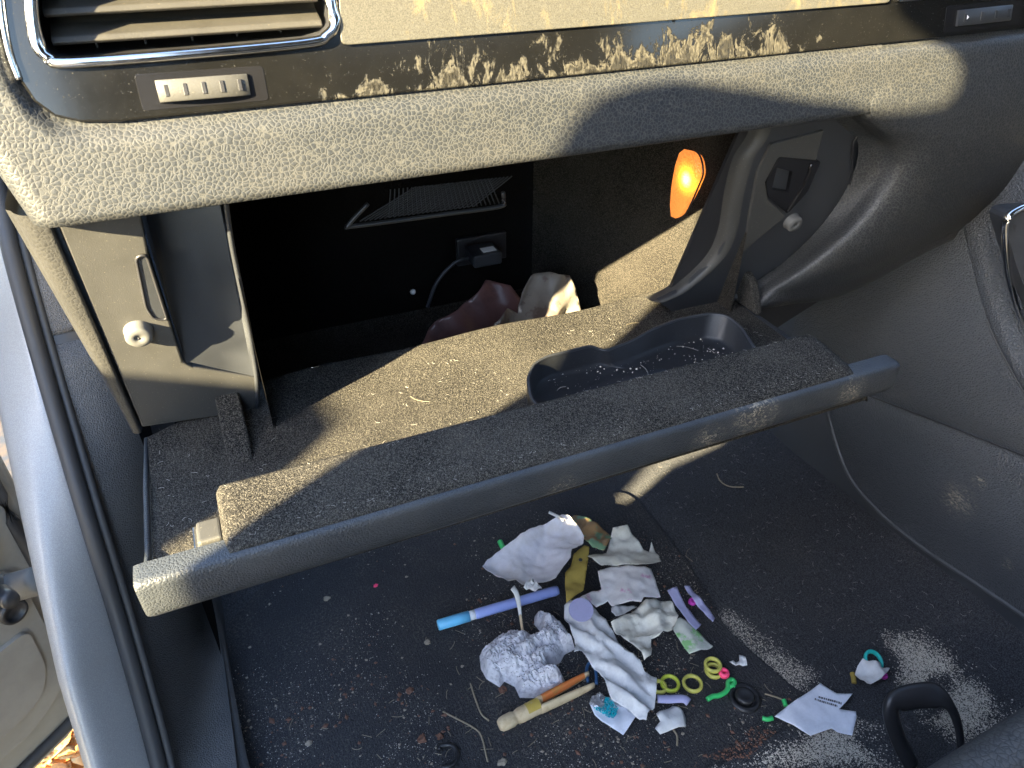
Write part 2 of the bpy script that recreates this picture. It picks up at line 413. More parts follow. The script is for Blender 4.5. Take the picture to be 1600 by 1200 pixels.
def lamp_mat():
    m, t, b = nodes('lit_amber_lens'); co = coords(t)
    v = N(t, 'ShaderNodeTexVoronoi'); t.links.new(co, v.inputs[0]); v.inputs['Scale'].default_value = 700
    b.inputs['Base Color'].default_value = (.75, .22, .04, 1); b.inputs['Roughness'].default_value = .25
    # the bulb sits behind the upper part of the lens
    d = N(t, 'ShaderNodeVectorMath', operation='DISTANCE'); t.links.new(co, d.inputs[0]); d.inputs[1].default_value = tuple(LAMP_C)
    f = ramp(t, math_(t, 'MULTIPLY', d.outputs['Value'], 50), [(0, (1, .85, .35)), (.26, (1, .70, .10)), (.40, (.80, .32, .02)), (.6, (.42, .13, .015)), (.8, (.26, .075, .012)), (1, (.20, .06, .012))])
    k = ramp(t, v.outputs['Distance'], [(.1, .45), (.55, 1)])
    e = mix(t, 1.0, f, k, 'MULTIPLY')
    t.links.new(e, b.inputs['Emission Color']); b.inputs['Emission Strength'].default_value = .36
    bump(t, b, v.outputs['Distance'], .8, .0008); return m

# ================================================================== STRUCTURE
# ---- ground outside, with fallen leaves
v, f = gridvf([[(x, y, -.42) for x in np.linspace(-30, 30, 9)] for y in np.linspace(-30, 30, 9)])
m, t, b = nodes('leafy_asphalt'); co = coords(t)
t.links.new(mix(t, ramp(t, noise_tex(t, co, 40, 5, .7), [(.4, 0), (.6, 1)]), (.04, .04, .042), (.085, .06, .035)), b.inputs['Base Color'])
tag(mesh('ground', v, f, m, smooth=False), kind='structure')

# ---- carpeted footwell: floor, tunnel side flare, toe board, firewall, one sheet
def floor_z(x, y):
    z = 0.0
    if y > .60: z += .55 * (y - .60) + .24 * max(0, y - .66)
    z += .028 * max(0, min(1, (x - .52) / .14)) ** 2 * max(0, min(1, (.55 - y) / .3))
    z += .006 * max(0, min(1, (x - .40) / .05))
    z += .002 * noise.noise(Vector((x * 14, y * 14, 0)))
    return z + .006 * noise.noise(Vector((x * 4, y * 4, 3))) * max(.2, min(1, (x - .38) / .08))
xs = np.linspace(-.085, .66, 60); ys = np.linspace(-.35, .95, 110)
P = []
for y in ys:
    row = []
    for x in xs:
        z = floor_z(x, y)
        row.append((x, y, z))
    P.append(row)
P.append([(x, .955, .55) for x in xs])
fl = tag(grid('floor', P, M.carpet), kind='structure')

# ================================================================== DASHBOARD
FN = np.cross([1, 0, 0], [0, .035, -.151]); FN /= np.linalg.norm(FN); FP = np.array([-.075, .421, .498])   # plane of the glove box frame
if FN[1] > 0: FN = -FN
def fr(x, y, d=0): return at(x, y, n=FN, p=FP + FN * d)
def fy(z): return .421 + (.498 - z) * .035 / .151
DN = np.cross([1, 0, 0], [0, .010, .046]); DN /= np.linalg.norm(DN); DP = np.array([0, .401, .507])        # plane of the dash face
if DN[1] > 0: DN = -DN
def da(x, y, d=0): return at(x, y, n=DN, p=DP + DN * d)
def dy(z): return .401 + (z - .507) * .010 / .046

dash = thing('dashboard', (.2, .45, .30), 'dusty black grained leather dashboard with gloss black strip above the open glove box', 'dashboard')
strip_px = [(-8, -120), (2, 10), (14, 80), (30, 125), (52, 158), (85, 182), (125, 191), (190, 190), (600, 148), (1050, 102), (1500, 55), (1700, 34), (1900, 14), (1900, -120)]
strip3 = [da(*q) for q in strip_px]
strip2 = [(q[0], q[2] - .0015) for q in strip3]

# leather pad: the long face over the glove box
verts, faces = [], []
us = np.linspace(0, 1, 260)
prof_n = 34
rows = []
for i in range(prof_n):
    rows.append([])
Xmax = .458
for u_ in us:
    for i in range(prof_n):
        a = i / (prof_n - 1)
        if a < .22:                                   # underside, tucked back to the frame
            k = a / .22; z = .4985 + .006 * k; yb = .432 + (.405 - .432) * k
        else:
            k = (a - .22) / .78; z = .5045 + k * .105; yb = None
        xl = -.0815 - .026 * max(0, (z - .507)) / .09
        x = xl + (Xmax - xl) * (u_ ** 1.25)
        if yb is None:
            lip = math.sqrt(max(0, 1 - min(1, (z - .5045) / .006 - 0) ** 2)) if z < .5105 else 0
            yb = dy(z) - .004 + .008 * (1 - math.sqrt(max(0, 1 - (1 - min(1, (z - .5045) / .0045)) ** 2)))
        # turn round the door-side end
        e = max(0, (xl + .012 - x) / .012); yb += .011 * (1 - math.sqrt(max(0, 1 - e * e)))
        rows[i].append([x, yb, z])
R_ = np.array(rows)
pts = R_[:, :, [0, 2]].reshape(-1, 2)
ins = inside(strip2, pts); dist = pdist(strip2, pts)
sd = np.where(ins, -dist, dist).reshape(R_.shape[:2])
R_[:, :, 1] += np.where(R_[:, :, 2] > .512, .0065 * (1 - np.clip(sd / .007, 0, 1)) ** 2 * (sd > 0) + .0065 * (sd <= 0), 0)
endc = R_[:, :1].copy(); endc[:, :, 1] = .60; endc[:, :, 0] -= .012
R_ = np.concatenate([endc, R_], 1)
v1, f1 = gridvf(R_)
deep = np.concatenate([np.zeros((prof_n, 1), bool), sd < -.004], 1).reshape(-1)
f1 = [q for q in f1 if not all(deep[list(q)])]
# right-hand bolster that wraps round the end of the opening
def Bz(x, y, Y): return at(x, y, Y=Y)
def da_row(px): return [da(*q, d=.004) for q in px]
rowsC = []
xsr = [.455, .50, .56, .62, .70, .80]
def face(x, z):
    q = np.array([(x, z)]); d_ = pdist(strip2, q)[0]; d_ = -d_ if inside(strip2, q)[0] else d_
    return (x, dy(z) - .004 + (.0065 if d_ <= 0 else .0065 * (1 - min(1, d_ / .007)) ** 2), z)
tops = [[face(x, z) for x in xsr] for z in (.62, .575, .560, .5545, .552, .5495, .546, .541, .534, .525)]
def Q(pxs, Ys): return [Bz(px[0], px[1], Y) for px, Y in zip(pxs, Ys)]
r3 = Q([(1388, 185), (1450, 180), (1535, 170), (1625, 160), (1740, 145), (1900, 125)], [.3972, .3968, .396, .396, .396, .396])
r4 = Q([(1413, 232), (1465, 228), (1540, 220), (1625, 205), (1740, 190), (1900, 170)], [.401, .395, .394, .394, .394, .394])
r5 = Q([(1404, 278), (1455, 275), (1530, 265), (1620, 245), (1740, 225), (1900, 200)], [.404, .396, .395, .396, .396, .396])
r6 = Q([(1352, 345), (1410, 340), (1490, 325), (1600, 285), (1740, 250), (1900, 220)], [.410, .401, .400, .402, .402, .402])
r7 = Q([(1275, 410), (1330, 405), (1420, 380), (1545, 325), (1740, 270), (1900, 235)], [.420, .411, .409, .412, .415, .415])
r8 = Q([(1215, 452), (1265, 447), (1360, 425), (1520, 350), (1740, 285), (1900, 250)], [.432, .425, .424, .424, .43, .43])
r9 = Q([(1172, 482), (1225, 476), (1315, 458), (1505, 362), (1740, 292), (1900, 258)], [.446, .448, .45, .44, .46, .46])
r10 = [np.array(q) + np.array((0.0, .09, -.015)) for q in r9]
r11 = [np.array(q) + np.array((0, .22, -.02)) for q in r9]
r3[0] = np.array((.452, .3972, .5060))
G = np.array(tops + [r3, r4, r5, r6, r7, r8, r9, r10, r11], float)
A_px = [None] * 10 + [(1352, 190), (1340, 222), (1327, 285), (1285, 350), (1230, 405), (1180, 440), (1138, 468), (1120, 480), (1110, 490)]
left = []
for i, q in enumerate(A_px):
    left.append(G[i, 0] - np.array((.03, -.0, 0)) if q is None else fr(*q, d=.001))
left = np.array(left)
for i in range(10): left[i] = G[i, 0] + np.array((-.012, .007, 0))
left[10] = np.array((.438, .424, .4990))
midc = left * .45 + G[:, 0] * .55; midc[10:, 1] += .004
midc[:10] = G[:10, 0] + np.array((-.005, .003, 0))
Gall = dense(np.concatenate([left[:, None], midc[:, None], G], 1), 150, 100)
keep = Gall
v2, f2 = gridvf(keep, base=len(v1))
o = mesh('leather_pad', np.vstack([v1, v2]), f1 + f2, M.leather, dash)
# gloss strip with the vent opening
vent_px = [(50, -110), (54, 20), (63, 66), (78, 88), (108, 95), (300, 81), (478, 64), (506, 54), (518, 36), (512, -10), (505, -110)]
vent3 = [da(*q) for q in vent_px]
plate('gloss_strip', [da(*q, d=.001) for q in strip_px], DN, .004, M.gloss, dash, holes=[[da(*q, d=.001) for q in vent_px]], bevel=.0012, seg=3)
tube('strip_edge', cat_rom([da(*q, d=.0015) for q in [(-8, -120), (2, 10), (14, 80), (30, 125)]], 30), .0016, M.chrome, dash)
# champagne decor panel
dp = rounded([da(*q, d=.0032) for q in [(525, -110), (533, 71), (980, 37), (1392, 4), (1385, -110)]], .004, 4)
plate('decor_panel', dp, DN, .004, M.decor, dash, bevel=.0012, seg=3)
plate('decor_panel_end', rounded([da(*q, d=.0030) for q in [(1398, -110), (1402, 3), (1800, -30), (1800, -130)]], .003, 4), DN, .004, M.chrome, dash, bevel=.0012, seg=3)

# air vent
av = mesh('air_vent', *gridvf(np.array([[q for q in vent3 + [vent3[0]]], [np.array(q) + np.array((0, .05, 0)) for q in vent3 + [vent3[0]]]])), M.black, dash)
link_back = plate('vent_back', [np.array(q) + np.array((0, .05, 0)) for q in vent3], DN, .002, M.black, av, bevel=0)
tube('chrome_frame', cat_rom([da(*q, d=.002) for q in [(46, -110), (50, 20), (60, 70), (76, 90), (108, 98), (300, 84), (480, 67), (510, 56), (523, 36), (516, -10), (510, -110)]], 80), .0032, M.chrome, av, flat=.8)
VX0, VX1 = da(66, 30)[0], da(505, 20)[0]
for k, zc in enumerate([at(300, yy, Y=.424)[2] for yy in (44, 2, -40)]):
    pr = [(0, .0, -.0030), (0, -.004, -.0042), (0, -.0055, -.0028), (0, -.004, -.0005), (0, .014, .0050), (0, .016, .0062), (0, .014, .0072)]
    yb = dy(zc) + .0125
    rings = [[(x, yb + p[1], zc + p[2]) for p in pr] for x in np.linspace(VX0, VX1, 12)]
    loft('slat', rings, M.slat, av, smooth=False, bevel=.0006)
for k in range(5):
    x = VX0 + (VX1 - VX0) * (k + .75) / 5.6
    box('vane', (x, dy(.58) + .036, .588), (.0012, .014, .05), M.black, av, bevel=.0003)

# thumbwheels
def wheel(x0, x1, yc0, yc1, marks=5):
    a, b_ = da(x0, yc0), da(x1, yc1); c = (a + b_) / 2; W = np.linalg.norm(b_ - a); ax = (b_ - a) / W
    h = .0100 if marks == 5 else .0105
    upv = np.cross(ax, DN); upv = upv if upv[2] > 0 else -upv
    r = plate('thumbwheel_recess', rounded([c + ax * (sx * W * .70) + upv * (sz * h * .82) + DN * .0012 for sx, sz in ((-1, -1), (1, -1), (1, 1), (-1, 1))], .002), DN, .0015, M.gloss_dark, dash, bevel=.0005)
    prof = []
    n = 31
    for i in range(n):
        a_ = -1 + 2 * i / (n - 1)
        prof.append((a_ * W / 2, .0012 + .0045 * math.sqrt(max(0, 1 - a_ * a_ * .88))))
    rings = [[c + ax * p[0] + DN * d + upv * s for d, s in ((-.003, -h / 2), (p[1] - .0005, -h / 2), (p[1], -h / 2 + .0006), (p[1], h / 2 - .0006), (p[1] - .0005, h / 2), (-.003, h / 2))] for p in prof]
    wo = loft('thumbwheel', rings, M.panel if marks == 5 else M.frame, dash, smooth=True, auto=40)
    for k in range(marks):
        a_ = -.8 + 1.6 * k / (marks - 1)
        d = .0012 + .0045 * math.sqrt(1 - a_ * a_ * .88)
        box('ridge_slot', c + ax * (a_ * W / 2) + DN * (d - .0004), (W * .05, .0016, h * .55), M.black, wo, rot=np.stack([ax, DN, upv], 1), bevel=.0003)
    return c, ax, upv, W
wheel(246, 388, 143, 132)
c_, ax_, up_, W_ = wheel(1492, 1576, 29, 20, 4)
# small arrow on the right-hand wheel
pc = c_ - ax_ * W_ * .40 + DN * .0052
mesh('arrow_mark', [pc - up_ * .0016, pc + up_ * .0016, pc + ax_ * .0022], [(0, 1, 2)], M.penwhite, dash)

# door-side end of the lower dash: rolled leather edge beside the seam
rows = []
for z in np.linspace(.508, .338, 40):
    k = (.508 - z) / .17; Y = fy(z); w_ = .017 - .012 * k
    rows.append([(-.0765, Y + .012, z), (-.0765, Y + .002, z), (-.0772, Y - .0012, z), (-.0790 - w_ * .1, Y - .0012, z), (-.080 - w_ * .45, Y + .001, z), (-.080 - w_ * .8, Y + .010, z), (-.081 - w_, Y + .03, z), (-.085 - w_, Y + .16, z)])
grid('end_panel', dense(rows, 40, 26), M.leather2, dash)

# ================================================================== GLOVE BOX (fixed part)
gb = thing('glove_box', (.2, .5, .30), 'open dark glove box compartment with lit amber lamp under the dashboard', 'glove box')
# left side of frame: plate, slanting pocket, striker ridge
plate('frame_panel', [fr(*q) for q in [(91, 352), (150, 320), (216, 312), (232, 400), (286, 566), (302, 574), (402, 590), (402, 640), (330, 652), (222, 668)]], FN, .012, M.panel, gb, bevel=.0012, seg=3)
pk = []
for k in np.linspace(0, 1, 14):                     # pocket floor gets deeper upwards
    a = np.array((290, 569)) * (1 - k) + np.array((214, 318)) * k; b2 = np.array((400, 588)) * (1 - k) + np.array((352, 305)) * k
    d = -(.001 + .055 * k)
    L, Rr = fr(*a), fr(*b2)
    nrm = FN
    rim = .9 * d
    pk.append([L, L + nrm * d * .9, L + nrm * d + np.array((.003, 0, 0)), (L + Rr) / 2 + nrm * d, Rr + nrm * d * .92 - np.array((.002, 0, 0)), Rr + nrm * d * .7, Rr])
grid('frame_pocket', np.array(pk), M.frame, gb, auto=30)  # coloured darker than the panel to stand for shade in the pocket
tube('pocket_ridge', cat_rom([fr(*q, d=.0005) for q in [(351, 305), (362, 380), (378, 460), (392, 530), (401, 590), (402, 640)]], 30), .0016, M.frame, gb)
# tab in the pocket's outer edge
tp = rounded([fr(*q, d=.0012) for q in [(212, 402), (228, 397), (262, 500), (240, 498), (228, 480)]], .003, 4)
plate('pocket_tab', tp, FN, .003, M.frame, gb, bevel=.0008)
tube('tab_groove', np.array(list(tp) ), .0009, M.black, gb, closed=True)
# rubber bumpers
def bumper(px, r, h, mat):
    o_ = fr(*px)
    bo = lathe('rubber_bumper', [(r * .2, -.002), (r * 1.05, -.002), (r * 1.05, .0), (r, .001), (r * .97, h - .0012), (r * .85, h), (r * .12, h), (r * .10, h - .0015), (.0001, h - .0015)], o_, FN, mat, gb)
    lathe('screw_hole', [(.0001, h - .001), (r * .1, h - .001), (r * .1, h + .00015), (.0001, h + .00015)], o_, FN, M.black, bo, seg=12)
bumper((216, 517), .0078, .0072, M.grey_rubber)
bumper((1236, 345), .0072, .0065, M.grey_rubber)
# right side of frame
ro = [(1378, 165), (1368, 205), (1336, 225), (1328, 290), (1290, 348), (1232, 408), (1140, 474), (1085, 512), (1030, 472), (1066, 455), (1118, 408), (1140, 365), (1152, 300), (1166, 250), (1190, 215), (1205, 160)]
plate('frame_panel', [fr(*q) for q in ro], FN, .006, M.frame, gb, bevel=.0012, seg=3)
plate('frame_backing', [fr(*q, d=-.010) for q in [(1000, 560), (1180, 150), (1460, 140), (1440, 320), (1280, 470), (1140, 560)]], FN, .003, M.black, gb, bevel=0)
# raised facet and rim lines on it
fc = [(1205, 226), (1288, 204), (1275, 252), (1215, 250), (1196, 285), (1200, 310), (1228, 338), (1163, 394), (1172, 330), (1184, 268)]
plate('raised_facet', [fr(*q, d=.0022) for q in fc], FN, .004, M.panel, gb, bevel=.001, seg=3)
inner = [(1204, 165), (1190, 213), (1168, 248), (1153, 300), (1141, 365), (1119, 408), (1068, 454), (1030, 473)]
ip = cat_rom([fr(*q, d=.001) for q in inner], 40)
grid('opening_rim', np.array([ip + FN * .0005 + np.array((.006, 0, 0)), ip, ip + np.array((-.003, .006, -.001)), ip + np.array((-.004, .016, -.002))]), M.panel, gb)
tube('rim_bead', cat_rom([fr(*q, d=.0012) for q in [(1350, 202), (1333, 226), (1327, 290), (1289, 349), (1231, 409), (1140, 475)]], 40), .0009, M.black, gb)
# latch socket
ls = rounded([fr(*q, d=.0035) for q in [(1218, 246), (1283, 252), (1262, 300), (1231, 334), (1200, 308), (1197, 285)]], .003, 5)
sk = plate('latch_socket', ls, FN, .007, M.gloss_dark, gb, bevel=.001, seg=3, holes=[[fr(*q, d=.0035) for q in [(1214, 262), (1238, 268), (1232, 300), (1206, 296)]]])
plate('latch_slot', [fr(*q, d=-.002) for q in [(1205, 255), (1250, 260), (1240, 310), (1200, 305)]], FN, .002, M.liner, sk, bevel=0)
tube('latch_rib', cat_rom([fr(*q, d=.0038) for q in [(1268, 256), (1258, 285), (1240, 315), (1229, 332)]], 14), .0011, M.gloss_dark, sk)
# liner
BY, TZ, BZ = .67, .497, .250
v = []; f = []
def quad(a, b_, c, d):
    i = len(v); v.extend([a, b_, c, d]); f.append((i, i + 1, i + 2, i + 3))
XL, XR = .006, .388
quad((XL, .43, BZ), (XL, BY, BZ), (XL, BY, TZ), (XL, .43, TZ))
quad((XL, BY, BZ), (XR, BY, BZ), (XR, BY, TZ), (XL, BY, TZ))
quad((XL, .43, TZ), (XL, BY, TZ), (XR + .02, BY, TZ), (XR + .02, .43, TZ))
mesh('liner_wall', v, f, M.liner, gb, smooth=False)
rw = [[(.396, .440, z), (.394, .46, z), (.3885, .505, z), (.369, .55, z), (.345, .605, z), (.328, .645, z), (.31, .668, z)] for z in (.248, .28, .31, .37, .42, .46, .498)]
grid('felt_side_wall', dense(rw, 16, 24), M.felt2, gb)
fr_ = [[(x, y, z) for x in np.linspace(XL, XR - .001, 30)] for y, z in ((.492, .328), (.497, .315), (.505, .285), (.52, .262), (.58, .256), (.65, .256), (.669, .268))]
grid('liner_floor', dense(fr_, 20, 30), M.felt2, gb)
# vented tray in the ceiling
mp = [at(*q, Y=.50) for q in [(545, 352), (785, 320), (800, 285), (600, 300)]]
vg = tube('vent_grille', cat_rom([at(*q, Y=.50) for q in [(575, 318), (546, 350), (556, 353), (700, 334), (780, 323), (787, 315), (786, 300)]], 40), .0016, M.frame, gb)
v, f = [], []
def bar(a, b_, r):
    rg = tube_vf([a, b_], r, 4); base = len(v); vv, ff = gridvf(rg, True, base); v.extend(vv); f.extend(ff)
g0, g1, g2, g3 = [at(*q, Y=.506) for q in [(562, 346), (780, 318), (800, 275), (610, 296)]]
gq = lambda a_, b2: (g0 * (1 - a_) + g1 * a_) * (1 - b2) + (g3 * (1 - a_) + g2 * a_) * b2
for i in range(-6, 34):
    for sg in (0, 1):
        a0, a1 = i / 30, (i + 6) / 30
        if sg: a0, a1 = a1, a0
        t0 = 0.0; t1 = 1.0
        if a0 < 0 or a1 < 0 or a0 > 1 or a1 > 1: continue
        bar(gq(a0, 0), gq(a1, 1), .0005)
if v: tag(mesh('grille_lattice', v, f, M.frame, gb), kind='stuff')
# hinge clip
box('hinge_clip', at(493, 580, Z=.343), (.006, .004, .011), M.chrome, gb, bevel=.0008)

# lamp on the side wall
LX = .3855
lpx = [(1078, 233), (1095, 243), (1101, 270), (1094, 292), (1074, 335), (1058, 341), (1042, 330), (1035, 308), (1040, 288), (1058, 246)]
lp = cat_rom([at(q[0] - 11, q[1], X=LX - .004) + np.array((.004, 0, 0)) for q in lpx + lpx[:1]], 49)[:-1]
LAMP_C = at(1074, 280, X=LX - .004)
M.lamp = lamp_mat()
cpt = lp.mean(0)
rings = [lp + np.array((.004, 0, 0)), lp, lp + np.array((-.0025, 0, 0)), cpt + (lp - cpt) * .93 + np.array((-.0045, 0, 0)), cpt + (lp - cpt) * .6 + np.array((-.0055, 0, 0)), cpt + (lp - cpt) * .02 + np.array((-.006, 0, 0))]
tube('lamp_bezel', list(lp + np.array((.0015, 0, 0))), .0009, M.black, gb, closed=True, up=(1, 0, 0))
lm = loft('lamp_lens', rings, M.lamp, gb)
lm['label'] = 'glowing amber lens'

# ================================================================== GLOVE BOX DOOR (let down)
gd = thing('glove_box_door', (.18, .40, .32), 'let-down black glove box door lined with dusty felt inside', 'glove box door')
FZ = .335
# felt floor, rising at the back into a rolled edge
by = cat_rom([(x, y) for x, y in [(-.0735, .452), (-.04, .470), (0, .486), (.05, .492), (.12, .494), (.2, .494), (.28, .494), (.34, .494), (.365, .490), (.412, .478)]], 70)
rows = []
for k, (fr_y, z) in enumerate([(-.03, FZ + .0305), (-.015, FZ + .028), (.03, FZ + .012), (.09, FZ + .002), (.16, FZ), (.3, FZ), (.5, FZ), (.72, FZ), (.88, FZ + .0015), (.96, FZ + .003), (1.0, FZ + .002), (1.012, FZ - .006), (1.012, FZ - .02)]):
    rows.append([(x, .298 + (y - .298) * fr_y, z + .0015 * math.sin(x * 40) * (fr_y > .4)) for x, y in by])
grid('felt_floor', dense(rows, 60, 90), M.felt, gd)
# under shell
sh = rounded([(-.0745, .304, .3322), (-.0745, .456, .3322), (.0, .490, .3322), (.36, .494, .3322), (.418, .478, .3322), (.421, .304, .3322)], .006)
plate('under_shell', sh, (0, 0, 1), .003, M.edge, gd, bevel=.002, seg=3)
# padded front edge
pr = [(.304, 0), (.2945, .0004), (.2912, .0018), (.2896, .0048), (.2888, .0105), (.2886, .0235), (.2892, .0268), (.2906, .0282), (.2935, .0286), (.3035, .0284)]
rings = []
for x in np.concatenate([[-.0757, -.0752, -.0742], np.linspace(-.072, .418, 60), [.4212, .4228, .4234]]):
    e = max(0, -.072 - x, x - .418) / .0054; k = (x + .075) / .5
    zb = .3375 + .0035 * k; hs = (.3661 - zb) / .0286; cz = (.3661 + zb) / 2
    rings.append([(x, y + .0018 * e * e * (y < .3), cz + (zb + z * hs - cz) * (1 - .12 * e * e)) for y, z in pr])
loft('front_edge', rings, M.edge, gd, auto=50)
# raised felt lip behind it: outline follows the picture, slopes a little towards the seat
lx0, lx1 = -.0335, .398
LT = .3735
rings = []
for x, e in [(lx0 - .0005, 0.0), (lx0, .6), (lx0 + .001, .88), (lx0 + .004, 1)] + [(x, 1) for x in np.linspace(lx0 + .01, .372, 50)] + [(.380, .98), (.386, .9), (.392, .7), (.398, .4), (.404, .02)]:
    H = (LT - FZ) * e; yb = .341 - (0.03 * (1 - e) if x > .3 else 0)
    rings.append([(x, .2926, FZ + .003), (x, .2924, FZ + H * .815), (x, .2932, FZ + H * .845), (x, .302, FZ + H * .89), (x, .312, FZ + H * .93), (x, .328, FZ + H * .985), (x, yb - .005, FZ + H), (x, yb - .0015, FZ + H * .97), (x, yb, FZ + H * .88), (x, yb + .001, FZ + H * .5), (x, yb + .002, FZ - .001)])
loft('felt_lip', rings, M.felt, gd)
# latch catch on the end of the lip
lc = [at(*q, X=-.0345) for q in [(328, 802), (345, 797), (352, 832), (322, 836)]]
cc = np.mean(lc, 0)
box('latch_catch', (-.040, .3245, .352), (.013, .017, .010), M.panel, gd, bevel=.0018, seg=3)
box('latch_pin', (-.0475, .3245, .3505), (.003, .019, .006), M.chrome, gd, bevel=.001)
# felt tab and right-hand wing beside the hinges
wing = [(-.0265, .402, FZ - .001), (-.0265, .487, FZ - .001), (-.0265, .487, FZ + .026), (-.0265, .468, FZ + .026)]
plate('felt_wing', [np.array(q) for q in wing], (-1, 0, 0), .016, M.felt, gd, bevel=.002, seg=3)
wing = [(.413, .428, FZ - .001), (.413, .487, FZ - .001), (.413, .487, FZ + .036), (.413, .462, FZ + .035), (.413, .442, FZ + .024)]
plate('felt_wing', [np.array(q) for q in wing], (-1, 0, 0), .008, M.felt, gd, bevel=.002, seg=3)
tube('side_rim', [(-.0755, .458, .331), (-.0757, .40, .336), (-.0757, .34, .3365), (-.0755, .305, .345), (-.075, .297, .360)], .0017, M.edge, gd)
# plastic bin clipped into the door
rim = [(826, 622, .352), (822, 592, .357), (832, 570, .358), (853, 558, .358), (890, 549, .358), (920, 541, .358), (934, 547, .354), (945, 549, .354), (985, 533, .355), (1020, 514, .359), (1060, 499, .361), (1110, 490, .362), (1138, 494, .362), (1160, 512, .360), (1182, 546, .357), (1196, 566, .352)]
rp = [at(x, y, Z=z) for x, y, z in rim]
rp += [np.array((.404, .352, .35)), np.array((.39, .3455, .348)), np.array((.30, .3445, .348)), np.array((.19, .3445, .348)), np.array((.175, .35, .349))]
rp = rounded(np.array(rp), .005, 4); cb = rp.mean(0)
def ins_(p, d, z=None):
    q = p.copy(); dv = cb - p; dv[:, 2] = 0; L_ = np.linalg.norm(dv, axis=1)[:, None]; q += dv / L_ * d
    if z is not None: q[:, 2] = z
    return q
rings = [ins_(rp, .004, FZ + .0025), ins_(rp, .001, FZ + .004) * 1.0, rp - np.array((0, 0, .002)), rp + np.array((0, 0, .0)), ins_(rp, .0006) + np.array((0, 0, .0008)), ins_(rp, .0022) + np.array((0, 0, .0008)), ins_(rp, .0030), ins_(rp, .0045, FZ + .009), ins_(rp, .008, FZ + .0065), ins_(rp, .018, FZ + .0055)]
loft('bin_insert', rings, M.tray, gd)
tube('bin_rim', ins_(rp, .0012) + np.array((0, 0, .0006)), .0012, M.frame, gd, closed=True)

# ================================================================== CENTRE CONSOLE
def scuffs(m, spots):
    # pale shoe scuffs rubbed into the vinyl
    t = m.node_tree; b = t.nodes['Principled BSDF']; base = b.inputs['Base Color'].links[0].from_socket; co = coords(t)
    n = noise_tex(t, coords(t, (300, 130, 420)), 1, 4, .7, 1.5)
    for c, rad in spots:
        d = N(t, 'ShaderNodeVectorMath', operation='DISTANCE'); t.links.new(co, d.inputs[0]); d.inputs[1].default_value = tuple(c)
        k = math_(t, 'MULTIPLY', ramp(t, math_(t, 'DIVIDE', d.outputs['Value'], rad), [(.1, 1), (1, 0)]), ramp(t, n, [(.52, 0), (.60, 1)]))
        base = mix(t, k, base, (.38, .33, .25))
    t.links.new(base, b.inputs['Base Color'])
scuffs(M.console, [(at(1500, 782, X=.636), .024), (at(1575, 880, X=.636), .008), (at(1532, 752, X=.636), .010)])
scuffs(M.leather, [(at(1215, 468, Y=.44), .010)])
scuffs(M.edge, [(at(1180, 650, Y=.289), .022), (at(1105, 690, Y=.289), .016), (at(1330, 615, Y=.289), .016), (at(880, 765, Y=.289), .012)])
con = thing('center_console', (.68, .35, 0), 'charcoal vinyl side of the center console beside the footwell', 'console')
CX = .64
def cn(x, y, d=0): return at(x, y, X=CX - d)
seam = [cn(1230, 568), cn(1300, 594), cn(1370, 621), cn(1480, 663), cn(1600, 710), cn(1760, 772)]
# upper side panel: from the seam up under the dash
rows = []
sm = cat_rom(seam, 40)
for k in np.linspace(0, 1, 20):
    row = []
    for q in sm:
        ztop = .46
        z = q[2] + (ztop - q[2]) * k
        x = CX - .002 - .010 * math.sin(math.pi * k) * .6 + .012 * k * max(0, min(1, (.40 - q[1]) / .1))
        row.append((x + (.003 if k == 0 else 0), q[1], z))
    rows.append(row)
grid('upper_side_panel', np.array(rows), M.console, con)
# forward continuation in the shade under the dash
s0 = sm[0]
rows = [[(CX - .001, y, s0[2] - (y - s0[1]) * .4 + (.46 - s0[2]) * k) for y in np.linspace(s0[1] - .002, .95, 8)] for k in np.linspace(0, 1, 6)]
grid('forward_side_panel', np.array(rows), M.console_low, con)
pip = cat_rom([cn(*q, d=.001) for q in [(1292, 596), (1297, 640), (1309, 695), (1334, 752), (1385, 808), (1450, 860), (1520, 906), (1600, 960), (1760, 1068)]], 60)
# lower knee panel between seam and piping
sm2 = cat_rom([cn(1296, 593, .0), cn(1300, 594), cn(1370, 621), cn(1480, 663), cn(1600, 710), cn(1760, 772)], 60)
rows = []
for k in np.linspace(0, 1, 14):
    bulge = np.array([-.004 * math.sin(math.pi * min(1, k * 1.15)) - .001 for _ in range(60)])
    rr = sm2 * (1 - k) + pip * k; rr[:, 0] += bulge - .0015
    if k == 0: rr[:, 0] += .004
    rows.append(rr)
grid('lower_knee_panel', np.array(rows), M.console, con)
tube('piping', pip + np.array((-.0005, 0, 0)), .0034, M.piping, con)
# skirt under the piping down to the carpet
flr = cat_rom([at(*q, X=CX + .006) for q in [(1100, 625), (1170, 682), (1250, 742), (1400, 855), (1600, 1007), (1800, 1160)]], 60)
flr[:, 2] -= .02
sk0 = cat_rom([np.array(q) for q in [flr[0] + (0, 0, .22), flr[8] + (0, 0, .18)]] + [pip[i] for i in (0, 12, 24, 36, 48, 59)], 60)
rows = [sk0 * (1 - k) + flr * k + np.array((.004, 0, 0)) for k in np.linspace(0, 1, 8)]
grid('carpet_skirt', np.array(rows), M.console_low, con)
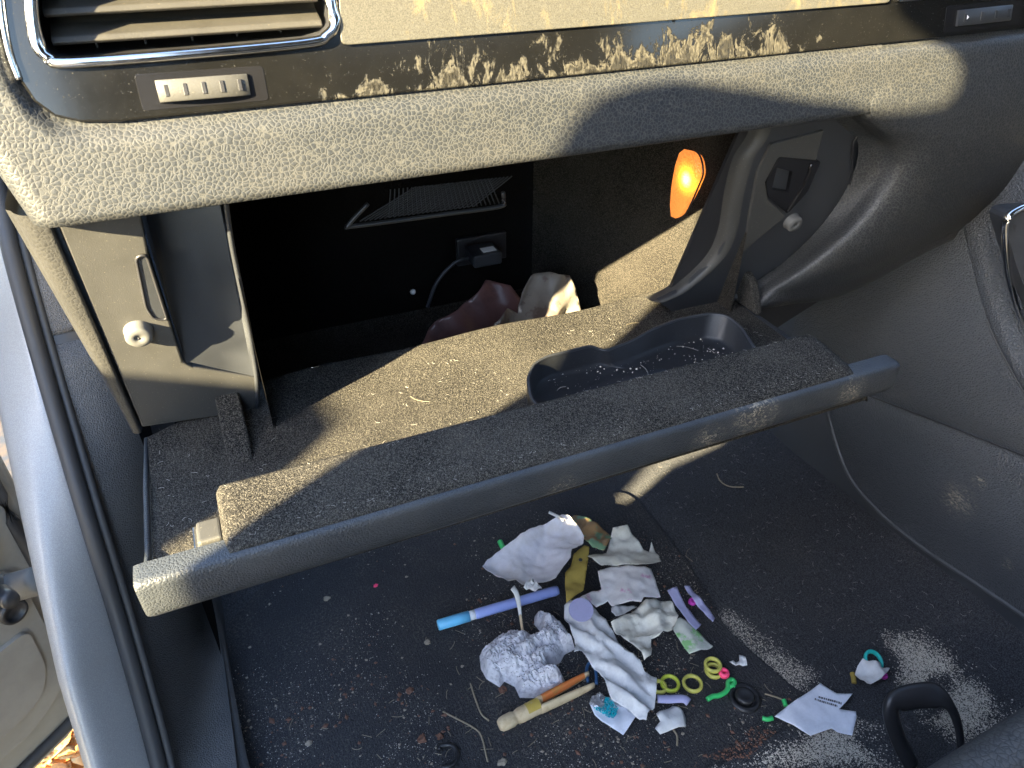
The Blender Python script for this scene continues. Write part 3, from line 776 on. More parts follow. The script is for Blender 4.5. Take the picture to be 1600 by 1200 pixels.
# padded edge with stitched seam towards the seat, and the control panel beside it
sp = cat_rom([cn(*q, d=.006) for q in [(1498, 340), (1508, 380), (1522, 440), (1545, 510), (1572, 565), (1605, 622), (1660, 700)]], 40)
tube('panel_seam', sp + np.array((.0005, 0, 0)), .0009, M.black, con)
rows = []
for k, (dx, dyy) in enumerate([(.002, 0), (-.0015, -.004), (-.003, -.012), (-.0025, -.022), (.004, -.036), (.03, -.05)]):
    rows.append(sp + np.array((dx, dyy, 0.0)))
grid('padded_edge', dense(rows, 20, 40), M.console, con)
cp = rounded([at(*q, Y=.335) for q in [(1568, 330), (1760, 290), (1760, 620), (1592, 520), (1572, 420)]], .012)
cpl = plate('control_panel', cp, (-.5, -1, .2), .02, M.frame, con, bevel=.002, seg=3)
cr = cat_rom([at(*q, Y=.332) for q in [(1640, 312), (1590, 328), (1571, 350), (1572, 400), (1580, 450), (1596, 500), (1620, 540)]], 40)
tube('chrome_rim', cr, .0026, M.chrome, cpl)
for k, (a, b_) in enumerate([((1582, 352), (1590, 405)), ((1588, 412), (1598, 455))]):
    plate('button', rounded([at(*q, Y=.331) for q in [a, (a[0] + 90, a[1] - 20), (b_[0] + 90, b_[1] - 20), b_]], .003), (-.4, -1, .2), .006, M.black, cpl, bevel=.001)
tube('console_seam', sm + np.array((-.003, 0, 0)), .0008, M.black, con)

# ================================================================== DOOR FRAME (body side)
df = thing('door_frame', (-.16, .4, -.1), 'silver painted door opening with black rubber seal beside the kick panel', 'door frame')
SE = np.array([(-.146, .76, .60), (-.146, .66, .453), (-.146, .62, .406), (-.144, .57, .338), (-.138, .496, .252), (-.138, .456, .164), (-.138, .394, .062), (-.138, .34, .030), (-.138, .24, .022), (-.138, 0, .020), (-.138, -.5, .02)])
SEd = cat_rom(SE, 90)
tube('rubber_seal', SEd + np.array((.000, -.002, .002)), .0062, M.rubber, df, seg=14)
tube('rubber_seal_lip', SEd + np.array((.0085, -.000, .000)), .0032, M.rubber, df, seg=10)
# painted jamb, outside the seal
PO = SEd + np.array([(-.034, min(.05, max(-.045, (q[2] - .285) * .4)), 0) for q in SEd])
PI = SEd + np.array((-.004, 0, 0))
grid('painted_pillar', dense([PI + np.array((.006, .012, -.012)), PI, PI * .62 + PO * .38 + np.array((0, -.002, .002)), PI * .1 + PO * .9, PO + np.array((-.008, .008, -.008)), PO + np.array((-.014, .035, -.03)), PO + np.array((-.016, .10, -.10))], 28, 90), M.paint, df)
# kick panel in two mouldings with a gap
KI = SEd + np.array((.012, .002, 0))
def kick(name, pa, pb, mat):
    rows = dense(np.stack([np.array(pa), np.array(pb)], 0), 2, 40)
    A, B = rows; rr = []
    for k in np.linspace(0, 1, 12):
        q = A * (1 - k) + B * k; q[:, 0] -= 0; q[:, 1] -= .010 * math.sin(math.pi * k); rr.append(q)
    return grid(name, np.array(rr), mat, df, solid=.002)
kick('upper_kick_panel', [(-.140, .762, .60), (-.140, .662, .453), (-.140, .622, .406), (-.139, .586, .356)], [(-.085, .79, .60), (-.075, .69, .453), (-.072, .655, .406), (-.07, .62, .356)], M.trim)
kick('lower_kick_panel', [(-.139, .582, .350), (-.135, .500, .250), (-.134, .456, .162), (-.134, .394, .062), (-.134, .33, .028), (-.134, .2, .020), (-.134, -.3, .018)], [(-.07, .616, .350), (-.072, .575, .250), (-.078, .57, .150), (-.084, .567, .050), (-.078, .42, .030), (-.072, .28, .028), (-.06, -.3, .026)], M.sill)
kick('kick_panel_joint', [(-.139, .594, .366), (-.139, .576, .340)], [(-.07, .630, .366), (-.07, .612, .340)], M.black)
grid('footwell_side', [[(-.084, y, z) for y in np.linspace(-.3, .95, 12)] for z in (-.02, .0, .02, .04)], M.rubber, df)
grid('footwell_side_upper', [[(-.086, y, z) for y in np.linspace(.5, .95, 12)] for z in (.04, .15, .3, .5)], M.liner, df)
# roof and windscreen pillar overhead shade the cabin
rows = []
for x in np.linspace(-.02, 1.35, 10):
    rows.append([(x - .10 * max(0, 0), y, 1.05 + .10 * math.sin(math.pi * (x + .02) / 1.37) - .25 * max(0, (y - .2)) ** 1.3) for y in np.linspace(-1.4, .35, 12)])
grid('roof', np.array(rows), plastic('roof_lining', (.12, .12, .125), .8), df, solid=.03)

# rest of the body shell that encloses the cabin
hl = plastic('grey_headlining', (.07, .07, .072), .8)
box('rear_door', (-.13, -1.0, .5), (.10, .80, 1.15), hl, df, bevel=.02)
box('door_pillar', (-.13, -.62, .5), (.10, .12, 1.15), hl, df, bevel=.02)
box('far_side', (1.40, -.4, .42), (.08, 2.0, .98), hl, df, bevel=.02)
box('rear_bulkhead', (.62, -1.42, .5), (1.5, .08, 1.15), hl, df, bevel=.02)
box('cabin_floor', (.62, -.90, -.03), (1.42, 1.0, .04), M.carpet, df, bevel=.01)

# ================================================================== CAR DOOR (standing open)
cdoor = thing('car_door', (-.26, .57, -.08), 'open passenger door with pale dusty inner shell and black edge seal', 'car door')
H0 = np.array((-.216, .634)); D = np.array((-.80, -.657)); D /= np.linalg.norm(D); DNo = np.array((-D[1], D[0])); 
if DNo[0] < 0: DNo = -DNo                                   # faces the cabin
def dpt(s, z, o=0): return np.array((H0[0] + D[0] * s + DNo[0] * o, H0[1] + D[1] * s + DNo[1] * o, z))
# the trailing edge is set where its shadow falls; the belt line rises to the rear to shape its shadow too
U_ = np.array([S[1], -S[0], 0]); U_ /= np.linalg.norm(U_); V_ = np.cross(U_, S); V_ = V_ if V_[2] > 0 else -V_
s_end = next(s for s in np.arange(.3, 1.6, .005) if dpt(s, 0) @ U_ > -.333)
def belt(s, v_): q = dpt(s, 0); return (v_ - q @ V_) / V_[2]
ol = [(.0, .50), (.0, .12), (.004, -.06), (.02, -.105), (.07, -.125), (s_end - .08, -.12), (s_end - .02, -.04), (s_end, .05)]
ol += [(s_end, belt(s_end, .335)), (s_end - .012, belt(s_end, .372)), (s_end - .03, belt(s_end - .03, .392))]
ol += [(s_end - .06, belt(s_end - .06, .404)), (s_end * .72, belt(s_end * .72, .414)), (s_end * .5, belt(s_end * .5, .424)), (.1, .52)]
plate('inner_shell', [dpt(s, z, .0) for s, z in ol], (DNo[0], DNo[1], 0), .09, M.door, cdoor, bevel=.012, seg=4)
plate('door_card', rounded([dpt(s, z, .014) for s, z in [(.045, .52), (.045, .16), (.06, .13), (.4, .12), (.4, .52)]], .01, 4), (DNo[0], DNo[1], 0), .014, M.black, cdoor, bevel=.004, seg=3)
pr_ol = [(.038, .125), (.040, .01), (.052, -.045), (.09, -.065), (.30, -.065), (.30, .12)]
plate('shell_pressing', rounded([dpt(s, z, .008) for s, z in pr_ol], .02, 6), (DNo[0], DNo[1], 0), .012, M.door, cdoor, bevel=.006, seg=4)
plate('shell_pressing', rounded([dpt(s, z, .013) for s, z in [(.055, .055), (.058, .0), (.072, -.028), (.10, -.036), (.28, -.034), (.28, .055)]], .012, 6), (DNo[0], DNo[1], 0), .008, M.door, cdoor, bevel=.004, seg=4)
tube('edge_seal', cat_rom([dpt(s, z, .004) for s, z in [(.020, .5), (.020, .12), (.022, -.03), (.032, -.075), (.07, -.100), (.4, -.105)]], 60), .006, M.rubber, cdoor)
lathe('drain_plug', [(.0001, .001), (.009, .001), (.009, .004), (.012, .004), (.013, .0), (.013, -.004), (.0001, -.004)], dpt(.058, .085, .012), (DNo[0], DNo[1], 0), M.black, cdoor)
# check strap between door and pillar
ch = [at(-30, 925, X=-.225), at(10, 920, X=-.215), at(66, 905, X=-.185)]
tube('check_strap', cat_rom(ch, 12), .010, M.grey_rubber, cdoor, seg=8, flat=1.3)
lathe('strap_bolt', [(.0001, .012), (.006, .012), (.007, .008), (.007, -.004), (.0001, -.004)], at(4, 930, X=-.207), (.6, -.8, 0), M.black, cdoor, seg=12)

# ================================================================== SEAT
st = thing('seat', (.6, -.1, 0), 'black leather seat cushion with stitched seam and black lever at its front', 'seat')
sA, sB = at(1395, 1215, Z=.17), at(1625, 1072, Z=.17)
dv = (sB - sA) / np.linalg.norm(sB - sA); pv = np.array((dv[1], -dv[0], 0)); pv = pv if pv[1] < 0 else -pv
rings = []
for s_ in np.linspace(-.06, .46, 50):
    e = 1 - math.exp(-max(0, s_ + .06) / .012) if s_ < .2 else 1
    b0 = sA + dv * s_
    rings.append([b0 + pv * .05 + np.array((0, 0, -.16)), b0 + pv * .004 + np.array((0, 0, -.09)), b0 + np.array((0, 0, -.035)), b0 + pv * (.003) + np.array((0, 0, -.012)), b0 + pv * .012 + np.array((0, 0, -.001 - .004 * (1 - e))), b0 + pv * .028 + np.array((0, 0, .003)), b0 + pv * .0345 + np.array((0, 0, .0012)), b0 + pv * .041 + np.array((0, 0, .0045)), b0 + pv * .10 + np.array((0, 0, .012)), b0 + pv * .25 + np.array((0, 0, .006)), b0 + pv * .42 + np.array((0, 0, -.01))])
grid('seat_cushion', dense(rings, 50, 60), M.seat, st)
q0 = sA + pv * .0345 + np.array((0, 0, .002))
tube('stitched_seam', [q0 + dv * s_ for s_ in np.linspace(-.06, .46, 30)], .0008, M.black, st)
bk = rounded([(.33, -.42, .12), (.80, -.42, .12), (.78, -.62, .75), (.36, -.62, .75)], .06)
plate('seat_backrest', bk, (0, -.95, -.3), .12, M.seat, st, bevel=.03, seg=4)
# loop lever under the cushion's front edge
hp = [at(1424, 1196, Z=.035), at(1402, 1150, Z=.055), at(1392, 1108, Z=.072), at(1410, 1092, Z=.080), at(1455, 1086, Z=.084), at(1480, 1098, Z=.080), at(1496, 1130, Z=.066), at(1503, 1175, Z=.045)]
hpd = cat_rom(hp, 50)
wv = np.interp(np.linspace(0, 1, 50), [0, .2, .35, .6, .75, 1], [.0085, .0095, .011, .0105, .0055, .005])
tube('adjuster_lever', hpd, wv, M.black, st, seg=16, flat=.55, up=(.4, -.8, .6))

# ================================================================== PERSON outside the door (only the shadow falls into the picture)
pX, pY = -.60, -.235
base_v = pX * V_[0] + pY * V_[1]
def zz(v_): return (v_ - base_v) / V_[2]
def pp(u_, v_, fwd=0):
    # offset along the sun-view horizontal from the axis u=-.06
    c0 = np.array((pX, pY, 0)); du = (u_ - c0 @ U_)
    h = np.array((S[0], S[1], 0)); h /= np.linalg.norm(h)
    q = c0 + U_ * du + h * fwd
    return (q[0], q[1], zz(v_))
prof = [(-.22, -.37), (-.1, -.37), (.22, -.37), (.235, -.355), (.243, -.336), (.250, -.322), (.265, -.317), (.29, -.313), (.305, -.300), (.325, -.285), (.42, -.282), (.482, -.268), (.52, -.274), (.608, -.268), (.634, -.264), (.649, -.259), (.663, -.248), (.674, -.235), (.686, -.205), (.692, -.185), (.700, -.167), (.704, -.150), (.714, -.135), (.725, -.124), (.734, -.120), (.749, -.120), (.758, -.126), (.761, -.151), (.765, -.163), (.80, -.170), (.85, -.166), (.90, -.15), (.935, -.12), (.955, -.09), (.96, -.062)]  # outline follows the shadow; lower coat flare added to narrow the carpet's sun streak
rings = []; vv_ = np.array([q[0] for q in prof]); th = np.linspace(0, 2 * math.pi, 32, endpoint=False)
for v_, ul in prof:
    hw = -.06 - ul; dep = min(.13, hw * .9) if v_ < .72 else hw * 1.1
    c0 = np.array(pp(-.06, v_))
    rings.append([c0 + U_ * (hw * math.cos(a_)) + S * (dep * math.sin(a_)) for a_ in th])
v, f = gridvf(rings, True); n_ = len(rings); f += [tuple(range(32))[::-1], tuple(range((n_ - 1) * 32, n_ * 32))]
v = list(v)
for uc in (-.15, .03):                                    # legs and shoes under the long coat
    lr = [[np.array(pp(uc, v_, fo)) + r_ * (math.cos(a_) * U_ + math.sin(a_) * np.array((.88, .45, 0))) for a_ in th[::2]] for v_, r_, fo in ((-.15, .085, 0), (-.3, .065, .01), (-.45, .06, 0), (-.58, .045, 0), (-.60, .05, .02), (-.63, .06, .05))]
    vv, ff = gridvf(lr, True, len(v)); v += list(vv); f += ff + [tuple(range(len(v) - 16, len(v)))]
po = mesh('person', v, f, plastic('dark_coat', (.05, .055, .07), .8))
tag(po, 'person in a long dark coat standing outside the open door', 'person')

#PART2

# ================================================================== THINGS IN THE GLOVE BOX
def creased(pts2, n, amp, size, seed, ang=None):
    """height field made of random straight folds, metres"""
    r = np.random.default_rng(seed); h = np.zeros(len(pts2)); c = pts2.mean(0)
    for k in range(n):
        a = r.uniform(0, 2 * math.pi) if ang is None else ang + r.normal(0, .22); nn = np.array((math.cos(a), math.sin(a))); p = c + r.normal(0, size * .35, 2)
        d = (pts2 - p) @ nn; per = size * r.uniform(.25, .9)
        h += np.abs(((d / per + .5) % 1) - .5) * 2 * r.uniform(.4, 1) * per
    h -= h.min(); h /= h.max() + 1e-9
    return h * amp
def sheet(name, px, z0, amp, mat, label, cat, seed=1, folds=5, res=.0026, rim=0, tilt=None, th=.0002, group=None, parent=None, fine=.16, fold_size=None, ang=None):
    """a crumpled sheet whose outline lies at height z0 above the carpet"""
    P = np.array([at(x, y, Z=z0) for x, y in px])[:, :2]
    # break the long edges so they can bend
    out = []
    for i in range(len(P)):
        a, b_ = P[i], P[(i + 1) % len(P)]; k = max(1, int(np.linalg.norm(b_ - a) / (res * 1.3)))
        for j in range(k):
            out.append(a + (b_ - a) * j / k)
    out = np.array(out)
    r = np.random.default_rng(seed)
    lo, hi_ = out.min(0), out.max(0); gx = np.arange(lo[0], hi_[0], res); gy = np.arange(lo[1], hi_[1], res)
    g = np.array([(x, y) for x in gx for y in gy]) + r.uniform(-.35, .35, (len(gx) * len(gy), 2)) * res
    g = g[inside(out, g)]; g = g[pdist(out, g) > res * .45] if len(g) else g
    vo, fo = cdt([tuple(q) for q in out], (), [tuple(q) for q in g])
    size = fold_size or max(hi_ - lo)
    h = creased(vo, folds, amp * .8, size, seed, ang) + creased(vo, folds + 6, amp * fine, size * .35, seed + 100) - amp * .1
    d = pdist(out, vo); h += rim * np.exp(-d / .008)
    h += np.array([noise.noise(Vector((q[0] * 120, q[1] * 120, seed))) for q in vo]) * amp * .12
    zz_ = z0 - amp * .5 + h
    if tilt is not None: c = vo.mean(0); zz_ += (vo - c) @ np.array(tilt)
    zz_ = np.maximum(zz_, .0022)
    o = mesh(name, np.column_stack([vo, zz_]), fo, mat, parent, solid=th, off=0, smooth=True, auto=75)
    if label: tag(o, label, cat, group)
    return o
def zc(z2): return [(740 + x * .2, 790 + y * .2) for x, y in z2]      # enlarged views used for tracing
def zd(z2): return [(740 + x * .2, 960 + y * .2) for x, y in z2]
def ze(z2): return [(1020 + x * .25, 900 + y * .25) for x, y in z2]

# charger plug and lead in the socket at the back
ch_ = thing('charger_plug', at(745, 395, Y=.62), 'grey plug with thin lead at the back of the glove box', 'plug')
pc = at(755, 398, Y=.632)
box('plug_body', pc, (.030, .028, .013), M.frame, ch_, bevel=.002, seg=3)
box('socket_plate', at(752, 388, Y=.664), (.055, .006, .030), M.black, ch_, bevel=.0015)
box('plug_label', pc + np.array((.004, -.004, .0068)), (.014, .010, .0004), M.foam, ch_, bevel=0)
tube('lead', cat_rom([at(732, 403, Y=.63), at(715, 408, Y=.63), at(695, 425, Y=.63), at(680, 446, Y=.63), at(668, 480, Y=.63)], 24), .0018, M.frame, ch_)
def wall_sheet(name, px, Y, amp, mat, label, cat, seed):
    P = np.array([at(x, y, Y=Y) for x, y in px])[:, [0, 2]]
    lo, hi_ = P.min(0), P.max(0); res = .003; r = np.random.default_rng(seed)
    out = []
    for i in range(len(P)):
        a, b_ = P[i], P[(i + 1) % len(P)]; k = max(1, int(np.linalg.norm(b_ - a) / .004))
        out += [a + (b_ - a) * j / k for j in range(k)]
    out = np.array(out)
    g = np.array([(x, y) for x in np.arange(lo[0], hi_[0], res) for y in np.arange(lo[1], hi_[1], res)]); g = g + r.uniform(-.3, .3, g.shape) * res
    g = g[inside(out, g)]; g = g[pdist(out, g) > .0015]
    vo, fo = cdt([tuple(q) for q in out], (), [tuple(q) for q in g])
    h = creased(vo, 6, amp * .6, max(hi_ - lo) * .6, seed)
    return tag(mesh(name, np.column_stack([vo[:, 0], Y - h + (vo[:, 1] - lo[1]) * .35, vo[:, 1]]), fo, mat, None, solid=.0005, off=0, smooth=True, auto=35), label, cat)
wall_sheet('crumpled_wrapper', [(762, 545), (775, 510), (800, 490), (818, 500), (826, 470), (845, 446), (875, 440), (905, 444), (912, 470), (914, 500), (890, 540)], .560, .018, M.wrapper, 'crumpled pale wrapper catching sun at the back of the glove box', 'wrapper', 4)
wall_sheet('crumpled_wrapper', [(650, 545), (690, 505), (740, 480), (772, 452), (806, 455), (822, 478), (818, 505), (770, 545)], .605, .020, M.wrapdark, 'crumpled maroon wrapper in shade at the back of the glove box', 'wrapper', 6)
lathe('loose_button', [(.0001, .002), (.0025, .002), (.003, .0), (.0001, 0)], at(645, 456, Y=.655), (0, -1, .3), M.foam, None, seg=12)
tag(bpy.data.objects['loose_button'], 'tiny white button at the back of the glove box', 'button')

# ================================================================== FLOOR MAT
mt_px = [(300, 1210), (352, 980), (420, 905), (700, 760), (985, 770), (1075, 880), (1135, 985), (1260, 1092), (1330, 1085), (1380, 1130), (1165, 1182), (1120, 1260)]
mp_ = rounded([np.append(at(x, y, Z=.003)[:2], .0045) for x, y in mt_px], .02, 5)
fm = tag(plate('floor_mat', mp_, (0, 0, 1), .004, M.mat, None, bevel=.0015, seg=2), 'dusty black floor mat littered with crumbs and scraps', 'floor mat')
hp_ = [np.append(at(x, y, Z=.004)[:2], .0075) for x, y in [(1020, 1260), (1160, 1178), (1300, 1102), (1390, 1140), (1470, 1260)]]
tag(plate('heel_pad', rounded(hp_, .01), (0, 0, 1), .006, M.carpet, None, bevel=.002), 'raised sandy carpet edge under the printed slip', 'carpet')
kn = thing('mat_fastener', at(1163, 1089, Z=.005), 'round black plastic fastener knob set in the floor mat', 'fastener')
kc = at(1163, 1090, Z=.006); kc[2] = .0045
lathe('fastener_base', [(.0001, .0), (.0145, .0), (.0155, .0015), (.0145, .0022), (.0125, .0048), (.0115, .0022), (.0001, .0022)], kc, (0, 0, 1), M.black, kn)
lathe('fastener_cap', [(.0001, .0022), (.009, .0022), (.009, .0055), (.0075, .0068), (.0045, .006), (.0001, .0058)], kc, (0, 0, 1), M.black, kn)

# ================================================================== LITTER
# white liner, a shallow bowl
W = zc([(70, 510), (110, 460), (170, 410), (280, 335), (400, 270), (490, 205), (570, 160), (640, 138), (690, 130), (730, 145), (770, 170), (825, 220), (860, 270), (855, 320), (800, 370), (765, 390), (758, 420), (755, 460), (700, 520), (660, 580), (640, 620), (600, 640), (550, 650), (450, 645), (380, 655), (330, 625), (270, 640), (150, 570)])
sheet('paper_liner', W, .034, .014, M.lilac, 'large glossy white paper liner curled like a bowl over the pen', 'paper', 3, 3, .0022, rim=.012, fold_size=.07, fine=.06)
sheet('paper_flap', zc([(390, 640), (440, 560), (460, 560), (535, 640), (480, 662)]), .050, .006, M.white, 'small white folded flap at the edge of the glossy liner', 'paper', 5, 2, .0022)
sp_ = thing('plastic_strip', at(815, 960, Z=.02), 'thin white plastic strip with tan tip hanging below the liner', 'strip')
ss = [at(*q, Z=z) for q, z in zip(zc([(305, 640), (335, 690), (355, 780), (365, 860)]), (.052, .046, .036, .028))]
tube('strip_body', cat_rom(ss, 14), np.linspace(.0035, .0016, 14), M.foam, sp_, flat=.4)
ss = [at(*q, Z=z) for q, z in zip(zc([(364, 850), (375, 930), (390, 1010)]), (.029, .022, .014))]
tube('strip_tip', cat_rom(ss, 10), .0014, M.wood, sp_, flat=.5)
yc = thing('card_strip', at(900, 900, Z=.02), 'mustard yellow card strip with punched hole beside the white liner', 'card')
sheet('card_body', zc([(868, 298), (905, 320), (893, 430), (875, 560), (858, 660), (790, 705), (725, 755), (715, 620), (715, 520), (758, 470), (772, 420), (782, 380)]), .034, .006, M.yellow, None, None, 2, 3, .0022, parent=yc)
lathe('punched_hole', [(.0001, .0), (.0022, .0), (.0022, .0006), (.0001, .0006)], at(907, 875, Z=.0395), (0, 0, 1), M.black, yc, seg=12)
sheet('brown_wrapper', zc([(720, 110), (780, 70), (880, 95), (930, 140), (1060, 180), (1085, 230), (1020, 350), (930, 320), (880, 280), (850, 220), (780, 160)]), .035, .016, M.brownwrap, 'crumpled brown and green foil wrapper behind the cream paper', 'wrapper', 8, 6, .0022)
tube('lolly_stick', cat_rom([at(*q, Z=.05) for q in zc([(590, 52), (640, 75), (680, 95), (702, 118)])], 10), .0016, M.foam, None)
tag(bpy.data.objects['lolly_stick'], 'short pinkish white stick poking up above the brown wrapper', 'stick')
sheet('crumpled_paper', zc([(1085, 190), (1200, 170), (1270, 245), (1330, 320), (1375, 330), (1390, 280), (1430, 335), (1450, 380), (1462, 440), (1400, 470), (1200, 455), (1000, 470), (940, 440), (880, 375), (960, 360), (1040, 350)]), .034, .014, M.cream, 'crumpled cream paper beside the brown wrapper', 'paper', 11, 3, .0022, ang=math.radians(70))
sheet('printed_wrapper', zc([(970, 500), (1080, 470), (1230, 465), (1390, 470), (1430, 580), (1465, 690), (1330, 710), (1310, 750), (1180, 765), (1080, 775), (1050, 730), (960, 780), (860, 700), (930, 660), (1000, 640)]), .024, .010, M.pinkprint, 'creased white wrapper with pink print under the cream paper', 'wrapper', 14, 4, .0022, ang=math.radians(120), fine=.1)
sheet('crumpled_paper', zc([(710, 760), (760, 735), (860, 700), (900, 730), (940, 780), (1000, 840), (1050, 900), (1110, 980), (1170, 1050), (1182, 1090), (1240, 1130)]) + zd([(1250, 290), (1300, 350), (1340, 420), (1435, 480), (1430, 600), (1420, 700), (1360, 770), (1352, 815), (1300, 812), (1280, 790), (1180, 700), (1080, 640), (1050, 560), (1020, 480), (930, 380), (850, 260), (785, 290), (800, 220)]) + zc([(790, 1010), (760, 960), (730, 890), (710, 830)]), .022, .020, M.white, 'long twisted white paper with a round sticker at one end', 'paper', 17, 4, .0022, fold_size=.05, ang=math.radians(25), fine=.12)
stq = at(908, 953, Z=.0365)
lathe('round_sticker', [(.0001, .0), (.0125, .0), (.0125, .0005), (.0001, .0005)], stq, (-.1, -.25, 1), M.violet, bpy.data.objects['crumpled_paper.001'], seg=28, auto=30)
sheet('crumpled_tissue', zc([(1070, 920), (1200, 840), (1310, 760), (1380, 725), (1450, 700), (1540, 720), (1580, 790), (1600, 860), (1560, 940), (1480, 985), (1450, 1010), (1392, 1020), (1396, 1100), (1390, 1150), (1335, 1195), (1310, 1150), (1290, 1110), (1200, 1040), (1120, 1000)]), .024, .018, M.cream, 'crumpled cream tissue beside the long white paper', 'tissue', 21, 6, .0022, fold_size=.05)
sheet('paper_tab', zc([(1075, 800), (1100, 778), (1180, 775), (1280, 790), (1180, 840), (1110, 860), (1075, 835)]), .014, .004, M.white, 'small rounded white paper tab under the cream tissue', 'paper', 22, 2, .0022)
sheet('label_strip', ze([(90, 90), (150, 70), (180, 130), (210, 190), (260, 250), (305, 300), (270, 335), (220, 290), (160, 200)]), .022, .004, M.violet, 'bent white label strip leaning beside the cream tissue', 'label', 24, 2, .0022)
sheet('card_scrap', ze([(195, 60), (230, 60), (290, 130), (350, 200), (390, 260), (375, 290), (340, 250), (270, 170)]), .020, .004, M.violet, 'curved lilac card scrap next to a magenta bead', 'card', 25, 2, .0022)
sheet('edged_label', ze([(115, 300), (170, 262), (230, 290), (290, 340), (340, 395), (380, 430), (340, 455), (230, 480), (200, 440), (155, 370)]), .012, .006, M.greenlabel, 'creased white label with green edge at the end of the pile', 'label', 26, 3, .0022)
def bead(name, px, py, r, mat, label, cat, z=None, hole=True):
    c = at(px, py, Z=r + .005); 
    th = np.linspace(0, 2 * math.pi, 20, endpoint=False)
    rings = [[c + np.array((math.cos(a) * (r * .62 + r * .38 * math.cos(b_)), math.sin(a) * (r * .62 + r * .38 * math.cos(b_)), r * .62 * math.sin(b_))) for b_ in th[::2]] for a in th]
    rings.append(rings[0])
    return tag(loft(name, rings, mat, None, caps=False), label, cat)
bead('bead', 1082, 940, .0045, M.purple, 'magenta bead lying by the lilac card scrap', 'bead')
bead('bead', 1131, 1052, .0055, M.pink, 'hot pink ring bead touching the stacked olive rings', 'bead')
bead('bead', 1381, 1056, .0036, M.purple, 'small purple bead beside the torn white scrap', 'bead')
def ring(px, py, rpx, mat, label, z=.0085, tilt=0, r=.0017, tall=1.5):
    c = at(px, py, Z=z); R = rpx / FPX * np.dot(c - CAM, FW)
    th = np.linspace(0, 2 * math.pi, 40, endpoint=False)
    path = [c + np.array((R * math.cos(a), R * math.sin(a), R * math.sin(a) * tilt)) for a in th]
    return tag(tube('rubber_ring', path, r, mat, None, seg=10, flat=tall, closed=True), label, 'ring')
ring(1047, 1068, 13, M.lime, 'lime green rubber ring lying beside the long white paper')
ring(1082, 1068, 13.5, M.olive, 'olive rubber ring lying alone on the mat')
ring(1115, 1048, 11.5, M.olive, 'lower of two stacked olive rubber rings by the pink bead')
ring(1114, 1039, 11.5, M.olive, 'upper of two stacked olive rubber rings by the pink bead', z=.0135)
ring(1030, 1073, 10, M.olive, 'olive rubber ring half under the long white paper')
ring(1365, 1033, 13, M.aqua, 'turquoise rubber ring behind the torn white scrap', z=.011, tilt=.5)
def worm(name, px, r, mat, label, cat, z=.008, flat=1, n=30, up=(0, 0, 1)):
    pth = cat_rom([at(x, y, Z=z) for x, y in px], n); return tag(tube(name, pth, r, mat, None, flat=flat), label, cat)
worm('plastic_squiggle', ze([(340, 772), (375, 752), (410, 748), (450, 728), (470, 700), (470, 665), (490, 648), (510, 660), (500, 685), (480, 690)]), .0024, M.green, 'green plastic squiggle with looped end by the mat fastener', 'toy piece')
worm('plastic_stub', ze([(685, 888), (715, 896), (748, 888)]), .0022, M.green, 'short green plastic stub beside the printed slip', 'toy piece')
worm('plastic_sprig', ze([(818, 775), (826, 795), (832, 812)]), .0022, M.green, 'green plastic sprig behind the printed slip', 'toy piece')
worm('plastic_sprig', [(781, 846), (786, 856), (792, 862)], .0032, M.green, 'bright green plastic bit behind the glossy liner', 'toy piece', z=.012)
worm('plastic_crumb', ze([(1247, 608), (1255, 640), (1258, 668)]), .0024, M.yellow, 'mustard yellow plastic bit by the torn white scrap', 'toy piece')
worm('tube_strip', ze([(30, 768), (100, 770), (190, 768), (225, 790)]), .0042, M.violet, 'lilac plastic tube piece lying beside the lime ring', 'tube', z=.011, flat=.6)
sheet('foam_piece', ze([(25, 850), (130, 795), (165, 808), (190, 830), (205, 870), (210, 920), (120, 945), (50, 970), (20, 935), (50, 900)]), .014, .006, M.foam, 'folded white foam piece with rolled edge beside the lilac tube', 'foam', 31, 2, .0022, rim=-.004, th=.002)
sheet('plastic_scrap', ze([(480, 530), (540, 535), (540, 490), (580, 505), (590, 560), (540, 555), (500, 552)]), .009, .004, M.white, 'tiny white scrap above the stacked olive rings', 'scrap', 33, 2, .002)
rc_ = thing('printed_slip', at(1270, 1105, Z=.006), 'white printed slip of paper lying on the carpet edge', 'slip')
RP = ze([(1050, 660), (1100, 700), (1150, 735), (1200, 738), (1250, 735), (1210, 785), (1165, 830), (1270, 845), (1275, 880), (1250, 990), (1155, 970), (1120, 950), (985, 1000), (930, 965), (880, 935), (760, 880), (830, 825), (900, 770), (980, 715)])
sheet('slip_paper', RP, .014, .005, M.receipt, None, None, 41, 2, .0022, parent=rc_, fold_size=.09)
for k in range(2):                                   # two lines of print too small to read
    a = at(*ze([(1045 - 25 * k, 735 + 14 * k)])[0], Z=.0175); b_ = at(*ze([(1185 - 25 * k, 785 + 14 * k)])[0], Z=.0175)
    d = (b_ - a); r = np.random.default_rng(k); t_ = 0
    v, f = [], []
    pvv = np.array((-d[1], d[0], 0)) / np.linalg.norm(d) * .0011
    while t_ < 1:
        l_ = r.uniform(.02, .09); i = len(v); p0, p1 = a + d * t_, a + d * min(1, t_ + l_)
        v += [p0 - pvv, p1 - pvv, p1 + pvv, p0 + pvv]; f.append((i, i + 1, i + 2, i + 3)); t_ += l_ + r.uniform(.012, .03)
    o = mesh('printed_line', v, f, M.ink, rc_, smooth=False)
    sw = o.modifiers.new('w', 'SHRINKWRAP'); sw.target = bpy.data.objects['slip_paper']; sw.wrap_method = 'PROJECT'; sw.use_project_z = True; sw.use_negative_direction = True; sw.use_positive_direction = True; sw.offset = .0004
